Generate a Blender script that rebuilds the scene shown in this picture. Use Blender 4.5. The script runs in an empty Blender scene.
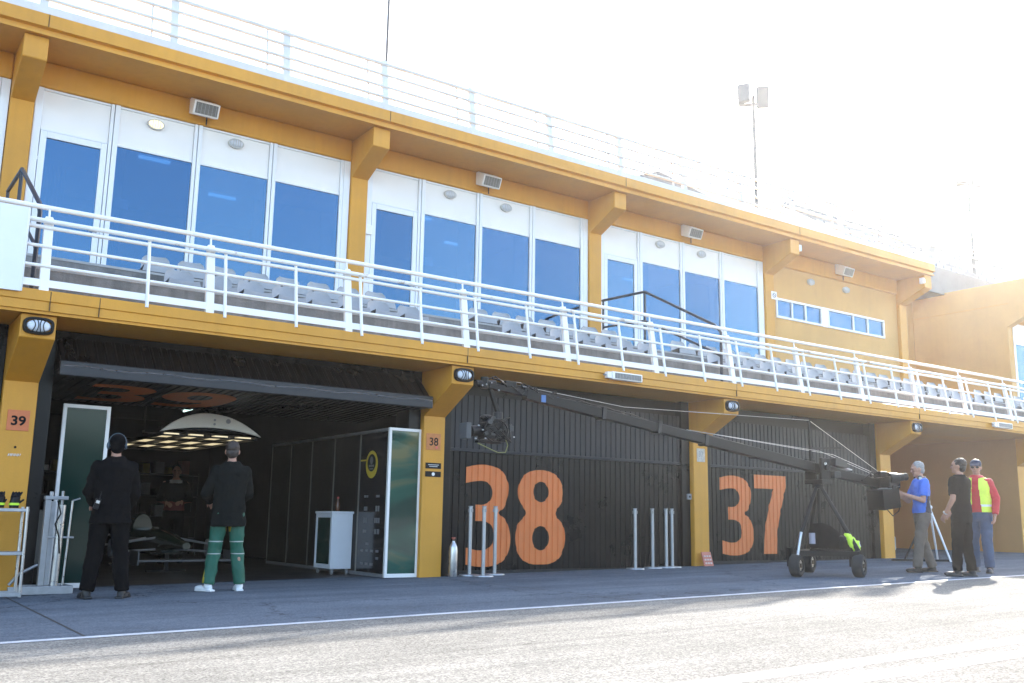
import bpy, bmesh, math, random
from mathutils import Vector, Matrix, noise
random.seed(7)
scene = bpy.context.scene
COL = scene.collection
R = math.radians
PI = math.pi
BAY = 5.6                      # column spacing, metres
SLOPE = 0.0153                 # the pit lane climbs gently to the right
def gz(x): return SLOPE * (x - BAY)

# ------------------------------------------------------------------ materials
MATS = {}
def mat(name, color, rough=0.6, metal=0.0, var=0.0, vscale=3.0, bump=0.0, bscale=60.0,
        emit=None, estr=0.0, spec=0.5, streak=0.0, coat=0.0):
    if name in MATS: return MATS[name]
    m = bpy.data.materials.new(name); m.use_nodes = True
    nt = m.node_tree; N = nt.nodes; L = nt.links
    b = N['Principled BSDF']
    b.inputs['Base Color'].default_value = (*color, 1)
    b.inputs['Roughness'].default_value = rough
    b.inputs['Metallic'].default_value = metal
    b.inputs['Specular IOR Level'].default_value = spec
    b.inputs['Coat Weight'].default_value = coat
    tc = N.new('ShaderNodeTexCoord')
    if var > 0 or streak > 0:
        nz = N.new('ShaderNodeTexNoise'); nz.inputs['Scale'].default_value = vscale
        nz.inputs['Detail'].default_value = 8; nz.inputs['Roughness'].default_value = 0.65
        L.new(tc.outputs['Object'], nz.inputs['Vector'])
        mr = N.new('ShaderNodeMapRange'); mr.inputs['From Min'].default_value = 0.3; mr.inputs['From Max'].default_value = 0.7
        mr.inputs['To Min'].default_value = 1 - var; mr.inputs['To Max'].default_value = 1 + var * 0.6
        L.new(nz.outputs['Fac'], mr.inputs['Value'])
        last = mr.outputs['Result']
        if streak > 0:                      # vertical rain and dirt streaks
            mp = N.new('ShaderNodeMapping'); mp.inputs['Scale'].default_value = (9, 9, 0.5)
            L.new(tc.outputs['Object'], mp.inputs['Vector'])
            n2 = N.new('ShaderNodeTexNoise'); n2.inputs['Scale'].default_value = 1.0; n2.inputs['Detail'].default_value = 6
            L.new(mp.outputs['Vector'], n2.inputs['Vector'])
            m2 = N.new('ShaderNodeMapRange'); m2.inputs['From Min'].default_value = 0.48; m2.inputs['From Max'].default_value = 0.75
            m2.inputs['To Min'].default_value = 1.0; m2.inputs['To Max'].default_value = 1 - streak
            L.new(n2.outputs['Fac'], m2.inputs['Value'])
            mu = N.new('ShaderNodeMath'); mu.operation = 'MULTIPLY'
            L.new(last, mu.inputs[0]); L.new(m2.outputs['Result'], mu.inputs[1]); last = mu.outputs[0]
        mix = N.new('ShaderNodeVectorMath'); mix.operation = 'SCALE'
        mix.inputs[0].default_value = color
        L.new(last, mix.inputs['Scale']); L.new(mix.outputs['Vector'], b.inputs['Base Color'])
        mr2 = N.new('ShaderNodeMapRange'); mr2.inputs['To Min'].default_value = max(0.02, rough - 0.12); mr2.inputs['To Max'].default_value = min(1, rough + 0.12)
        L.new(nz.outputs['Fac'], mr2.inputs['Value']); L.new(mr2.outputs['Result'], b.inputs['Roughness'])
    if bump > 0:
        nb = N.new('ShaderNodeTexNoise'); nb.inputs['Scale'].default_value = bscale; nb.inputs['Detail'].default_value = 5
        L.new(tc.outputs['Object'], nb.inputs['Vector'])
        bp = N.new('ShaderNodeBump'); bp.inputs['Strength'].default_value = bump; bp.inputs['Distance'].default_value = 0.01
        L.new(nb.outputs['Fac'], bp.inputs['Height']); L.new(bp.outputs['Normal'], b.inputs['Normal'])
    if emit:
        b.inputs['Emission Color'].default_value = (*emit, 1); b.inputs['Emission Strength'].default_value = estr
    MATS[name] = m
    return m

def asphalt(name, base, light, bumpy, cracks):
    m = bpy.data.materials.new(name); m.use_nodes = True
    nt = m.node_tree; N = nt.nodes; L = nt.links; b = N['Principled BSDF']
    b.inputs['Roughness'].default_value = 0.95; b.inputs['Specular IOR Level'].default_value = 0.04
    tc = N.new('ShaderNodeTexCoord')
    def nz(scale, detail=6, vec=None, rough=0.6):
        n = N.new('ShaderNodeTexNoise'); n.inputs['Scale'].default_value = scale; n.inputs['Detail'].default_value = detail
        n.inputs['Roughness'].default_value = rough
        L.new(vec or tc.outputs['Object'], n.inputs['Vector']); return n
    vor = N.new('ShaderNodeTexVoronoi'); vor.inputs['Scale'].default_value = 85
    L.new(tc.outputs['Object'], vor.inputs['Vector'])
    r1 = N.new('ShaderNodeValToRGB'); r1.color_ramp.elements[0].position = 0.25; r1.color_ramp.elements[1].position = 0.75
    r1.color_ramp.elements[0].color = (*base, 1); r1.color_ramp.elements[1].color = (*light, 1)
    sp = N.new('ShaderNodeSeparateColor'); L.new(vor.outputs['Color'], sp.inputs['Color'])
    fine = nz(30, 8)
    a = N.new('ShaderNodeMath'); a.operation = 'MULTIPLY_ADD'; a.inputs[1].default_value = 0.55
    L.new(sp.outputs['Red'], a.inputs[0])
    a2 = N.new('ShaderNodeMath'); a2.operation = 'MULTIPLY'; a2.inputs[1].default_value = 0.5
    L.new(fine.outputs['Fac'], a2.inputs[0]); L.new(a2.outputs[0], a.inputs[2])
    L.new(a.outputs[0], r1.inputs['Fac'])
    # broad wear bands running along the lane
    mp = N.new('ShaderNodeMapping'); mp.inputs['Scale'].default_value = (0.12, 1.3, 1)
    L.new(tc.outputs['Object'], mp.inputs['Vector'])
    band = nz(1.0, 7, mp.outputs['Vector'], 0.7)
    blot = nz(0.6, 8, None, 0.7)
    mr = N.new('ShaderNodeMapRange'); mr.inputs['From Min'].default_value = 0.3; mr.inputs['From Max'].default_value = 0.7
    mr.inputs['To Min'].default_value = 0.72; mr.inputs['To Max'].default_value = 1.15
    L.new(band.outputs['Fac'], mr.inputs['Value'])
    mr2 = N.new('ShaderNodeMapRange'); mr2.inputs['From Min'].default_value = 0.3; mr2.inputs['From Max'].default_value = 0.7
    mr2.inputs['To Min'].default_value = 0.8; mr2.inputs['To Max'].default_value = 1.12
    L.new(blot.outputs['Fac'], mr2.inputs['Value'])
    mu = N.new('ShaderNodeMath'); mu.operation = 'MULTIPLY'
    L.new(mr.outputs['Result'], mu.inputs[0]); L.new(mr2.outputs['Result'], mu.inputs[1])
    mp3 = N.new('ShaderNodeMapping'); mp3.inputs['Scale'].default_value = (0.09, 8.0, 1); mp3.inputs['Rotation'].default_value = (0, 0, 0.03)
    L.new(tc.outputs['Object'], mp3.inputs['Vector'])
    tyre = nz(1.0, 5, mp3.outputs['Vector'], 0.6)
    mr3 = N.new('ShaderNodeMapRange'); mr3.inputs['From Min'].default_value = 0.34; mr3.inputs['From Max'].default_value = 0.5
    mr3.inputs['To Min'].default_value = 0.86; mr3.inputs['To Max'].default_value = 1.02
    L.new(tyre.outputs['Fac'], mr3.inputs['Value'])
    mu0 = N.new('ShaderNodeMath'); mu0.operation = 'MULTIPLY'
    L.new(mu.outputs[0], mu0.inputs[0]); L.new(mr3.outputs['Result'], mu0.inputs[1]); mu = mu0
    # dark irregular cracks
    vc = N.new('ShaderNodeTexVoronoi'); vc.feature = 'DISTANCE_TO_EDGE'; vc.inputs['Scale'].default_value = 0.28
    wob = nz(1.8, 6)
    sc = N.new('ShaderNodeVectorMath'); sc.operation = 'MULTIPLY_ADD'; sc.inputs[1].default_value = (0.9, 0.9, 0.9)
    L.new(wob.outputs['Color'], sc.inputs[0]); L.new(tc.outputs['Object'], sc.inputs[2]); L.new(sc.outputs['Vector'], vc.inputs['Vector'])
    cr = N.new('ShaderNodeMapRange'); cr.inputs['From Min'].default_value = 0.0; cr.inputs['From Max'].default_value = 0.006
    cr.inputs['To Min'].default_value = 1 - cracks; cr.inputs['To Max'].default_value = 1.0
    L.new(vc.outputs['Distance'], cr.inputs['Value'])
    mu2 = N.new('ShaderNodeMath'); mu2.operation = 'MULTIPLY'
    L.new(mu.outputs[0], mu2.inputs[0]); L.new(cr.outputs['Result'], mu2.inputs[1])
    s = N.new('ShaderNodeVectorMath'); s.operation = 'SCALE'
    L.new(r1.outputs['Color'], s.inputs[0]); L.new(mu2.outputs[0], s.inputs['Scale'])
    L.new(s.outputs['Vector'], b.inputs['Base Color'])
    bp = N.new('ShaderNodeBump'); bp.inputs['Strength'].default_value = bumpy; bp.inputs['Distance'].default_value = 0.012
    L.new(a.outputs[0], bp.inputs['Height']); L.new(bp.outputs['Normal'], b.inputs['Normal'])
    return m

def rusty_white(name):
    m = mat(name, (0.78, 0.78, 0.77), 0.4)
    nt = m.node_tree; N = nt.nodes; L = nt.links; b = N['Principled BSDF']
    tc = N.new('ShaderNodeTexCoord')
    n = N.new('ShaderNodeTexNoise'); n.inputs['Scale'].default_value = 2.6; n.inputs['Detail'].default_value = 9; n.inputs['Roughness'].default_value = 0.75
    L.new(tc.outputs['Object'], n.inputs['Vector'])
    r = N.new('ShaderNodeValToRGB'); e = r.color_ramp.elements
    e[0].position = 0.56; e[0].color = (0.78, 0.78, 0.77, 1)
    e[1].position = 0.66; e[1].color = (0.36, 0.2, 0.09, 1)
    L.new(n.outputs['Fac'], r.inputs['Fac']); L.new(r.outputs['Color'], b.inputs['Base Color'])
    return m

def glass_mat(name, tint, gloss, trans):
    m = bpy.data.materials.new(name); m.use_nodes = True
    nt = m.node_tree; N = nt.nodes; L = nt.links
    N.remove(N['Principled BSDF']); out = N['Material Output']
    g = N.new('ShaderNodeBsdfGlossy'); g.inputs['Roughness'].default_value = 0.015; g.inputs['Color'].default_value = (*gloss, 1)
    t = N.new('ShaderNodeBsdfTransparent'); t.inputs['Color'].default_value = (*trans, 1)
    mx = N.new('ShaderNodeMixShader'); mx.inputs['Fac'].default_value = tint
    tc = N.new('ShaderNodeTexCoord')
    n = N.new('ShaderNodeTexNoise'); n.inputs['Scale'].default_value = 0.9; n.inputs['Detail'].default_value = 2
    L.new(tc.outputs['Object'], n.inputs['Vector'])
    bp = N.new('ShaderNodeBump'); bp.inputs['Strength'].default_value = 0.10; bp.inputs['Distance'].default_value = 0.06
    L.new(n.outputs['Fac'], bp.inputs['Height']); L.new(bp.outputs['Normal'], g.inputs['Normal'])
    L.new(t.outputs[0], mx.inputs[1]); L.new(g.outputs[0], mx.inputs[2]); L.new(mx.outputs[0], out.inputs['Surface'])
    return m

OCHRE = mat('ochre_paint', (0.62, 0.288, 0.025), 0.55, var=0.14, vscale=0.8, bump=0.14, bscale=45, streak=0.07)
OCHRE_WALL = mat('ochre_wall_paint', (0.60, 0.335, 0.095), 0.7, var=0.12, vscale=0.7, bump=0.15, bscale=35, streak=0.04)
WHITE = mat('white_paint', (0.82, 0.80, 0.78), 0.35, var=0.04, vscale=4)
PANEL = mat('white_infill', (0.84, 0.82, 0.80), 0.45, var=0.04, vscale=1.5)
SHADED_WHITE = mat('shaded_white_paint', (0.64, 0.63, 0.62), 0.5, var=0.10, vscale=3)  # white darkened so the shaded rails stand out against the sky
RUSTY = rusty_white('rusty_white_paint')
CONC = mat('terrace_concrete', (0.23, 0.22, 0.21), 0.85, var=0.45, vscale=2.2, bump=0.4, bscale=50, streak=0.3)
CONC_L = mat('pale_concrete', (0.42, 0.41, 0.40), 0.85, var=0.25, vscale=1.5, bump=0.3, bscale=40)
SEAT = mat('grey_seat_plastic', (0.33, 0.335, 0.345), 0.45, var=0.10, vscale=6)
DARK = mat('dark_blue_tube', (0.022, 0.024, 0.035), 0.4, var=0.2, vscale=8)
DOORM = mat('black_door_steel', (0.0065, 0.006, 0.007), 0.30, var=0.08, vscale=1.5, spec=0.22)
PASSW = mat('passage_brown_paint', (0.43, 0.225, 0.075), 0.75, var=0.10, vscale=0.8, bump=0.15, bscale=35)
DOORU = mat('sky_tinted_door_steel', (0.015, 0.0165, 0.023), 0.38, var=0.06, vscale=1.5, spec=0.3)  # same black steel, lightened towards blue for the sky it reflects
BAR = mat('door_edge_profile', (0.016, 0.017, 0.023), 0.4, var=0.2, vscale=5)
ORANGE = mat('orange_number_paint', (0.68, 0.185, 0.045), 0.5, var=0.09, vscale=3, streak=0.10)
PLATE = mat('orange_plate', (0.58, 0.16, 0.05), 0.45, var=0.08, vscale=20)
BLACK = mat('black', (0.005, 0.005, 0.006), 0.6, spec=0.15)
BLACKP = mat('black_plastic', (0.006, 0.006, 0.007), 0.42, var=0.2, vscale=20, spec=0.22)
RUBBER = mat('tyre_rubber', (0.02, 0.02, 0.021), 0.85, var=0.3, vscale=12, bump=0.3, bscale=30)
STEEL = mat('brushed_steel', (0.55, 0.56, 0.58), 0.3, metal=0.9, var=0.15, vscale=12)
ALU = mat('grey_aluminium', (0.42, 0.43, 0.45), 0.42, metal=0.6, var=0.15, vscale=9)
GREYP = mat('grey_plastic', (0.3, 0.3, 0.31), 0.5)
LENS = mat('ribbed_lamp_glass', (0.62, 0.66, 0.72), 0.12, var=0.1, vscale=15)
GRILL = mat('lamp_grill', (0.17, 0.17, 0.165), 0.4, var=0.3, vscale=30)
LAMPLIT = mat('lit_lamp_glass', (0.8, 0.74, 0.5), 0.2, emit=(1.0, 0.78, 0.38), estr=0.35)
HIVIS = mat('hi_vis_yellow', (0.55, 0.82, 0.04), 0.6)
INT = mat('dark_garage_lining', (0.007, 0.007, 0.008), 0.7, var=0.2, vscale=2, spec=0.15)
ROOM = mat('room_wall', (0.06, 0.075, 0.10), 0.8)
LOGO = mat('printed_grey_logo', (0.5, 0.5, 0.5), 0.5)
GOLD = mat('gold_emblem', (0.55, 0.40, 0.04), 0.4)
GLASSES = [glass_mat('blue_reflective_glass', 0.5, (0.125, 0.255, 0.41), (0.2, 0.36, 0.58)), glass_mat('blue_reflective_glass_dark', 0.5, (0.105, 0.22, 0.36), (0.26, 0.44, 0.66)), glass_mat('blue_reflective_glass_pale', 0.5, (0.15, 0.29, 0.44), (0.22, 0.40, 0.60))]
GLASS = GLASSES[0]

# ------------------------------------------------------------------ mesh helpers
class MB:
    def __init__(s): s.v = []; s.f = []; s.m = []
    def add(s, vs, fs, m=0):
        o = len(s.v); s.v += [tuple(v) for v in vs]
        for f in fs: s.f.append(tuple(o + i for i in f)); s.m.append(m)
        return s
    def box(s, x0, x1, y0, y1, z0, z1, m=0):
        return s.add([(x0,y0,z0),(x1,y0,z0),(x1,y1,z0),(x0,y1,z0),(x0,y0,z1),(x1,y0,z1),(x1,y1,z1),(x0,y1,z1)],
              [(3,2,1,0),(4,5,6,7),(0,1,5,4),(1,2,6,5),(2,3,7,6),(3,0,4,7)], m)
    def obox(s, c, size, rot=None, m=0):
        M = rot.to_matrix() if hasattr(rot, 'to_matrix') else (rot or Matrix.Identity(3))
        hx, hy, hz = (k / 2 for k in size); c = Vector(c)
        vs = [c + M @ Vector(p) for p in [(-hx,-hy,-hz),(hx,-hy,-hz),(hx,hy,-hz),(-hx,hy,-hz),(-hx,-hy,hz),(hx,-hy,hz),(hx,hy,hz),(-hx,hy,hz)]]
        return s.add(vs, [(3,2,1,0),(4,5,6,7),(0,1,5,4),(1,2,6,5),(2,3,7,6),(3,0,4,7)], m)
    def bar(s, p0, p1, w, h, m=0):           # box beam between two points
        p0 = Vector(p0); p1 = Vector(p1); d = p1 - p0
        q = d.to_track_quat('Y', 'Z')
        return s.obox((p0 + p1) / 2, (w, d.length, h), q, m)
    def cyl(s, p0, p1, r0, r1=None, n=12, m=0):
        r1 = r0 if r1 is None else r1
        p0 = Vector(p0); p1 = Vector(p1); d = p1 - p0
        q = d.to_track_quat('Z', 'Y'); vs = []
        for p, r in ((p0, r0), (p1, r1)):
            for i in range(n):
                a = 2 * PI * i / n; vs.append(p + q @ Vector((r * math.cos(a), r * math.sin(a), 0)))
        fs = [(i, (i + 1) % n, n + (i + 1) % n, n + i) for i in range(n)]
        fs += [tuple(range(n - 1, -1, -1)), tuple(range(n, 2 * n))]
        return s.add(vs, fs, m)
    def tube(s, pts, r, n=8, m=0):
        pts = [Vector(p) for p in pts]; rings = []
        up = None
        for i, p in enumerate(pts):
            d = (pts[min(i + 1, len(pts) - 1)] - pts[max(i - 1, 0)]).normalized()
            if up is None: up = Vector((0, 0, 1)) if abs(d.z) < 0.9 else Vector((1, 0, 0))
            a = d.cross(up).normalized(); b = a.cross(d).normalized(); up = b
            rr = r[i] if isinstance(r, (list, tuple)) else r
            rings.append([p + a * rr * math.cos(2 * PI * k / n) + b * rr * math.sin(2 * PI * k / n) for k in range(n)])
        vs = [v for q in rings for v in q]; fs = []
        for i in range(len(pts) - 1):
            for k in range(n):
                fs.append((i * n + k, i * n + (k + 1) % n, (i + 1) * n + (k + 1) % n, (i + 1) * n + k))
        fs += [tuple(range(n - 1, -1, -1)), tuple(range((len(pts) - 1) * n, len(pts) * n))]
        return s.add(vs, fs, m)
    def prism(s, poly, axis, a, b, m=0):
        # poly: 2-D points in the plane normal to axis (x: (y,z); y: (x,z); z: (x,y))
        f = {'x': lambda t, p: (t, p[0], p[1]), 'y': lambda t, p: (p[0], t, p[1]), 'z': lambda t, p: (p[0], p[1], t)}[axis]
        n = len(poly)
        vs = [f(a, p) for p in poly] + [f(b, p) for p in poly]
        fs = [(i, (i + 1) % n, n + (i + 1) % n, n + i) for i in range(n)] + [tuple(range(n - 1, -1, -1)), tuple(range(n, 2 * n))]
        return s.add(vs, fs, m)
    def loft(s, secs, n=16, m=0):
        # secs: (centre, rx, ry, matrix or None)
        vs = []
        for c, rx, ry, M in secs:
            c = Vector(c)
            for k in range(n):
                a = 2 * PI * k / n; p = Vector((rx * math.cos(a), ry * math.sin(a), 0))
                vs.append(c + (M @ p if M else p))
        fs = []
        for i in range(len(secs) - 1):
            for k in range(n): fs.append((i * n + k, i * n + (k + 1) % n, (i + 1) * n + (k + 1) % n, (i + 1) * n + k))
        fs += [tuple(range(n - 1, -1, -1)), tuple(range((len(secs) - 1) * n, len(secs) * n))]
        return s.add(vs, fs, m)
    def ball(s, c, r, M=None, n=14, m=0):
        rx, ry, rz = r if isinstance(r, (tuple, list)) else (r, r, r)
        c = Vector(c); vs = []; h = n // 2
        for i in range(1, h):
            t = PI * i / h
            for k in range(n):
                a = 2 * PI * k / n
                p = Vector((rx * math.sin(t) * math.cos(a), ry * math.sin(t) * math.sin(a), rz * math.cos(t)))
                vs.append(c + (M @ p if M else p))
        top = Vector((0, 0, rz)); bot = Vector((0, 0, -rz))
        vs += [c + (M @ top if M else top), c + (M @ bot if M else bot)]
        T = len(vs) - 2; B = len(vs) - 1; fs = []
        for i in range(h - 2):
            for k in range(n): fs.append((i * n + k, (i + 1) * n + k, (i + 1) * n + (k + 1) % n, i * n + (k + 1) % n))
        for k in range(n):
            fs.append((T, k, (k + 1) % n)); fs.append((B, (h - 2) * n + (k + 1) % n, (h - 2) * n + k))
        return s.add(vs, fs, m)
    def capsule(s, p0, r0, p1, r1, n=12, m=0):
        s.cyl(p0, p1, r0, r1, n, m); s.ball(p0, r0, None, n, m); s.ball(p1, r1, None, n, m); return s
    def mesh(s, name, mats):
        me = bpy.data.meshes.new(name)
        me.from_pydata(s.v, [], s.f)
        for mm in (mats if isinstance(mats, (list, tuple)) else [mats]): me.materials.append(mm)
        me.polygons.foreach_set('material_index', s.m)
        bm = bmesh.new(); bm.from_mesh(me); bmesh.ops.recalc_face_normals(bm, faces=bm.faces); bm.to_mesh(me); bm.free()
        me.update(); return me
    def build(s, name, mats, parent=None, smooth=None, bevel=0.0, seg=2):
        return link(s.mesh(name, mats), name, parent, smooth, bevel, seg)

def link(me, name, parent=None, smooth=None, bevel=0.0, seg=2):
    o = bpy.data.objects.new(name, me); COL.objects.link(o)
    if parent is not None: o.parent = parent
    if smooth:
        me.polygons.foreach_set('use_smooth', [True] * len(me.polygons))
        if smooth < 179: me.set_sharp_from_angle(angle=R(smooth))
    if bevel > 0:
        b = o.modifiers.new('bevel', 'BEVEL'); b.width = bevel; b.segments = seg; b.limit_method = 'ANGLE'; b.angle_limit = R(40)
    return o

def tag(o, label=None, cat=None, group=None, kind=None):
    if label: o['label'] = label
    if cat: o['category'] = cat
    if group: o['group'] = group
    if kind: o['kind'] = kind
    return o
def thing(name, label, cat, loc=(0, 0, 0), rz=0.0, group=None):
    o = bpy.data.objects.new(name, None); COL.objects.link(o)
    o.empty_display_size = 0.2; o.location = loc; o.rotation_euler = (0, 0, rz)
    return tag(o, label, cat, group)
def copy_tree(o, parent=None):
    c = o.copy(); COL.objects.link(c)
    if parent is not None: c.parent = parent
    for ch in list(o.children):
        if ch.name != c.name: copy_tree(ch, c)
    return c
def dup(o, loc, rz=None, label=None, group=None):
    c = copy_tree(o); c.location = loc
    if rz is not None: c.rotation_euler = (0, 0, rz)
    if label: c['label'] = label
    if group: c['group'] = group
    return c

def text_mesh(body, w, h, weight=0.0, depth=0.002, shear=0.0):
    """lettering as a mesh in the x-z plane, facing -y, lower left corner at the origin, w x h metres"""
    cu = bpy.data.curves.new('lettering', 'FONT'); cu.body = body; cu.offset = weight; cu.shear = shear
    cu.resolution_u = 6
    o = bpy.data.objects.new('lettering', cu); COL.objects.link(o)
    dg = bpy.context.evaluated_depsgraph_get(); dg.update()
    me = bpy.data.meshes.new_from_object(o.evaluated_get(dg))
    bpy.data.objects.remove(o); bpy.data.curves.remove(cu)
    xs = [v.co.x for v in me.vertices]; ys = [v.co.y for v in me.vertices]
    x0, x1, y0, y1 = min(xs), max(xs), min(ys), max(ys)
    for v in me.vertices:
        v.co = Vector(((v.co.x - x0) / (x1 - x0) * w, 0, (v.co.y - y0) / (y1 - y0) * h))
    bm = bmesh.new(); bm.from_mesh(me)
    bmesh.ops.remove_doubles(bm, verts=bm.verts, dist=0.0004)
    for f in bm.faces:
        if f.normal.y > 0: f.normal_flip()
    bm.to_mesh(me); bm.free(); me.materials.clear()
    return me
def put_text(body, name, m, parent, loc, w, h, weight=0.0, rot=(0, 0, 0), shear=0.0):
    me = text_mesh(body, w, h, weight, shear=shear); me.materials.append(m); me.name = name
    o = bpy.data.objects.new(name, me); COL.objects.link(o); o.parent = parent
    o.location = loc; o.rotation_euler = rot
    return o

# ------------------------------------------------------------------ camera
def make_camera():
    cam = bpy.data.cameras.new('camera'); o = bpy.data.objects.new('camera', cam); COL.objects.link(o)
    cam.sensor_width = 36; cam.lens = 964.722 * 36 / 1024; cam.clip_start = 0.1; cam.clip_end = 2000
    yaw, pit, rol = 0.6079, 0.183, 0.0163
    F = Vector((math.sin(yaw) * math.cos(pit), math.cos(yaw) * math.cos(pit), math.sin(pit)))
    X = Vector((math.cos(yaw), -math.sin(yaw), 0)); U = X.cross(F)
    X2 = X * math.cos(rol) + U * math.sin(rol); U2 = -X * math.sin(rol) + U * math.cos(rol)
    M = Matrix((X2, U2, -F)).transposed().to_4x4(); M.translation = (-1.6986, -12.4773, 0.8369)
    o.matrix_world = M; scene.camera = o
make_camera()

# ------------------------------------------------------------------ light
SUN_EL, SUN_AZ = R(26.5), R(64.2)       # azimuth from +y towards +x
w = bpy.data.worlds.new('World'); scene.world = w; w.use_nodes = True
sky = w.node_tree.nodes.new('ShaderNodeTexSky'); sky.sky_type = 'NISHITA'; sky.sun_disc = False
sky.sun_elevation = SUN_EL; sky.sun_rotation = SUN_AZ; sky.air_density = 1.0; sky.dust_density = 1.6; sky.ozone_density = 0.8
w.node_tree.links.new(sky.outputs[0], w.node_tree.nodes['Background'].inputs[0])
w.node_tree.nodes['Background'].inputs[1].default_value = 0.15
sd = bpy.data.lights.new('sun', 'SUN'); so = bpy.data.objects.new('sun', sd); COL.objects.link(so)
sd.energy = 3.2; sd.angle = R(0.53); sd.color = (1.0, 0.95, 0.87)
sv = Vector((math.sin(SUN_AZ) * math.cos(SUN_EL), math.cos(SUN_AZ) * math.cos(SUN_EL), math.sin(SUN_EL)))
so.rotation_euler = sv.to_track_quat('Z', 'Y').to_euler(); so.location = (60, 40, 60)
scene.view_settings.view_transform = 'Standard'; scene.view_settings.look = 'None'
scene.view_settings.gamma = 1.0; scene.view_settings.exposure = 2.35
scene.render.engine = 'CYCLES'
scene.cycles.max_bounces = 8; scene.cycles.diffuse_bounces = 5; scene.cycles.transparent_max_bounces = 12

# ------------------------------------------------------------------ ground
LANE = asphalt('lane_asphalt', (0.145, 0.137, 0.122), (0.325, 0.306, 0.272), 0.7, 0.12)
APRON = asphalt('apron_asphalt', (0.095, 0.111, 0.134), (0.165, 0.188, 0.218), 0.4, 0.5)  # blue of the skylit shade is mixed into this asphalt's colour
LINE = mat('line_paint', (0.55, 0.56, 0.58), 0.7, var=0.25, vscale=6, bump=0.3, bscale=80)
LINE2 = mat('worn_line_paint', (0.62, 0.61, 0.58), 0.75, var=0.35, vscale=9, bump=0.4, bscale=80)
def sheet(name, x0, x1, y0, y1, lift, m):
    b = MB(); xs = [x0, x1]
    b.add([(x0, y0, gz(x0) + lift), (x1, y0, gz(x1) + lift), (x1, y1, gz(x1) + lift), (x0, y1, gz(x0) + lift)], [(0, 1, 2, 3)])
    o = b.build(name, m); o['kind'] = 'structure'; return o
sheet('ground', -260, 260, -260, 260, 0.0, LANE)
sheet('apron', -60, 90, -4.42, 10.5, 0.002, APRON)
sheet('garage_floor', 0.1, 5.5, 0.62, 10.2, 0.005, mat('dark_resin_floor', (0.022, 0.023, 0.025), 0.45, var=0.25, vscale=2, spec=0.3))
b = MB()                      # the long white line at the edge of the apron, a little wavy
n = 60; xs = [-30 + 90 * i / n for i in range(n + 1)]
vs = []
for i, x in enumerate(xs):
    wv = 0.012 * math.sin(x * 0.8) + 0.008 * math.sin(x * 2.3)
    vs += [(x, -4.52 + wv, gz(x) + 0.004), (x, -4.41 + wv, gz(x) + 0.004)]
b.add(vs, [(2 * i, 2 * i + 2, 2 * i + 3, 2 * i + 1) for i in range(n)])
b.build('apron_line', LINE)['kind'] = 'structure'
for x in (0.02, 5.62, 11.22):          # construction joints across the apron
    sheet('apron_joint', x - 0.011, x + 0.011, -4.40, -0.02, 0.003, mat('joint_filler', (0.03, 0.028, 0.026), 0.9))
for y0, y1 in ((-8.55, -8.36), (-8.93, -8.75)):
    sheet('lane_line', -40, 80, y0, y1, 0.002, LINE2)
# wooded rise on the far side of the circuit, behind the camera (seen only in reflections)
b = MB(); random.seed(3); n = 90; vs = []
for i in range(n + 1):
    x = -200 + 400 * i / n; h = 9 + 2.4 * noise.noise(Vector((x * .05, 0, 0))) + 1.4 * noise.noise(Vector((x * .31, 5, 0)))
    vs += [(x, -85, -5), (x, -90, h * 0.6 + gz(x)), (x, -97, h + gz(x)), (x, -140, h + 2 + gz(x))]
fs = []
for i in range(n):
    for k in range(3): fs.append((4 * i + k, 4 * i + 4 + k, 4 * i + 5 + k, 4 * i + 1 + k))
b.add(vs, fs)
b.build('wooded_hill', mat('woodland', (0.02, 0.027, 0.018), 0.95, var=0.5, vscale=0.4, spec=0.1), smooth=60)['kind'] = 'structure'

# ------------------------------------------------------------------ pit building, ground floor and balcony
XL, XR = -11.35, 34.0          # whole balcony
pit = thing('pit_building', 'long ochre pit building with garages under a balcony and glazed rooms above', 'building')
CW, UW = 0.1844, 0.1652        # half widths of the columns
for i in range(-2, 7):
    x = i * BAY
    b = MB()
    b.box(x - CW, x + CW, 0.0, 0.55, gz(x) - 0.3, 2.34)
    b.add([(x + s * CW, y, z) for s in (-1, 1) for (y, z) in ((0.0, 2.34), (-0.766, 2.748), (-0.766, 3.011), (0.55, 3.011), (0.55, 2.34))],
          [(0, 1, 2, 3, 4), (9, 8, 7, 6, 5), (0, 5, 6, 1), (1, 6, 7, 2), (2, 7, 8, 3), (3, 8, 9, 4)])
    bm = bmesh.new(); me = b.mesh('column', OCHRE); bm.from_mesh(me); bmesh.ops.remove_doubles(bm, verts=bm.verts, dist=0.0005); bm.to_mesh(me); bm.free()
    link(me, 'column', pit, bevel=0.012)
# balcony slab with its stepped front edge
prof = [(-0.80, 3.012), (-0.83, 3.012), (-0.83, 3.045), (-0.852, 3.048), (-0.852, 3.15), (-0.868, 3.158), (-0.868, 3.272), (-0.84, 3.285), (0.0, 3.29), (8.0, 3.29), (8.0, 3.018), (-0.80, 3.018)]
b = MB().prism(prof, 'x', XL, XR)
b.build('balcony_slab', OCHRE, pit, bevel=0.006)
for x in (-8, -2.4, 0.6, 0.08, 5.61, 11.24, 16.8, 22.4):   # joint lines in the fascia
    MB().box(x - 0.005, x + 0.005, -0.8695, -0.845, 3.05, 3.27).build('joint', mat('joint_grime', (0.10, 0.06, 0.02), 0.8), pit)
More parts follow.
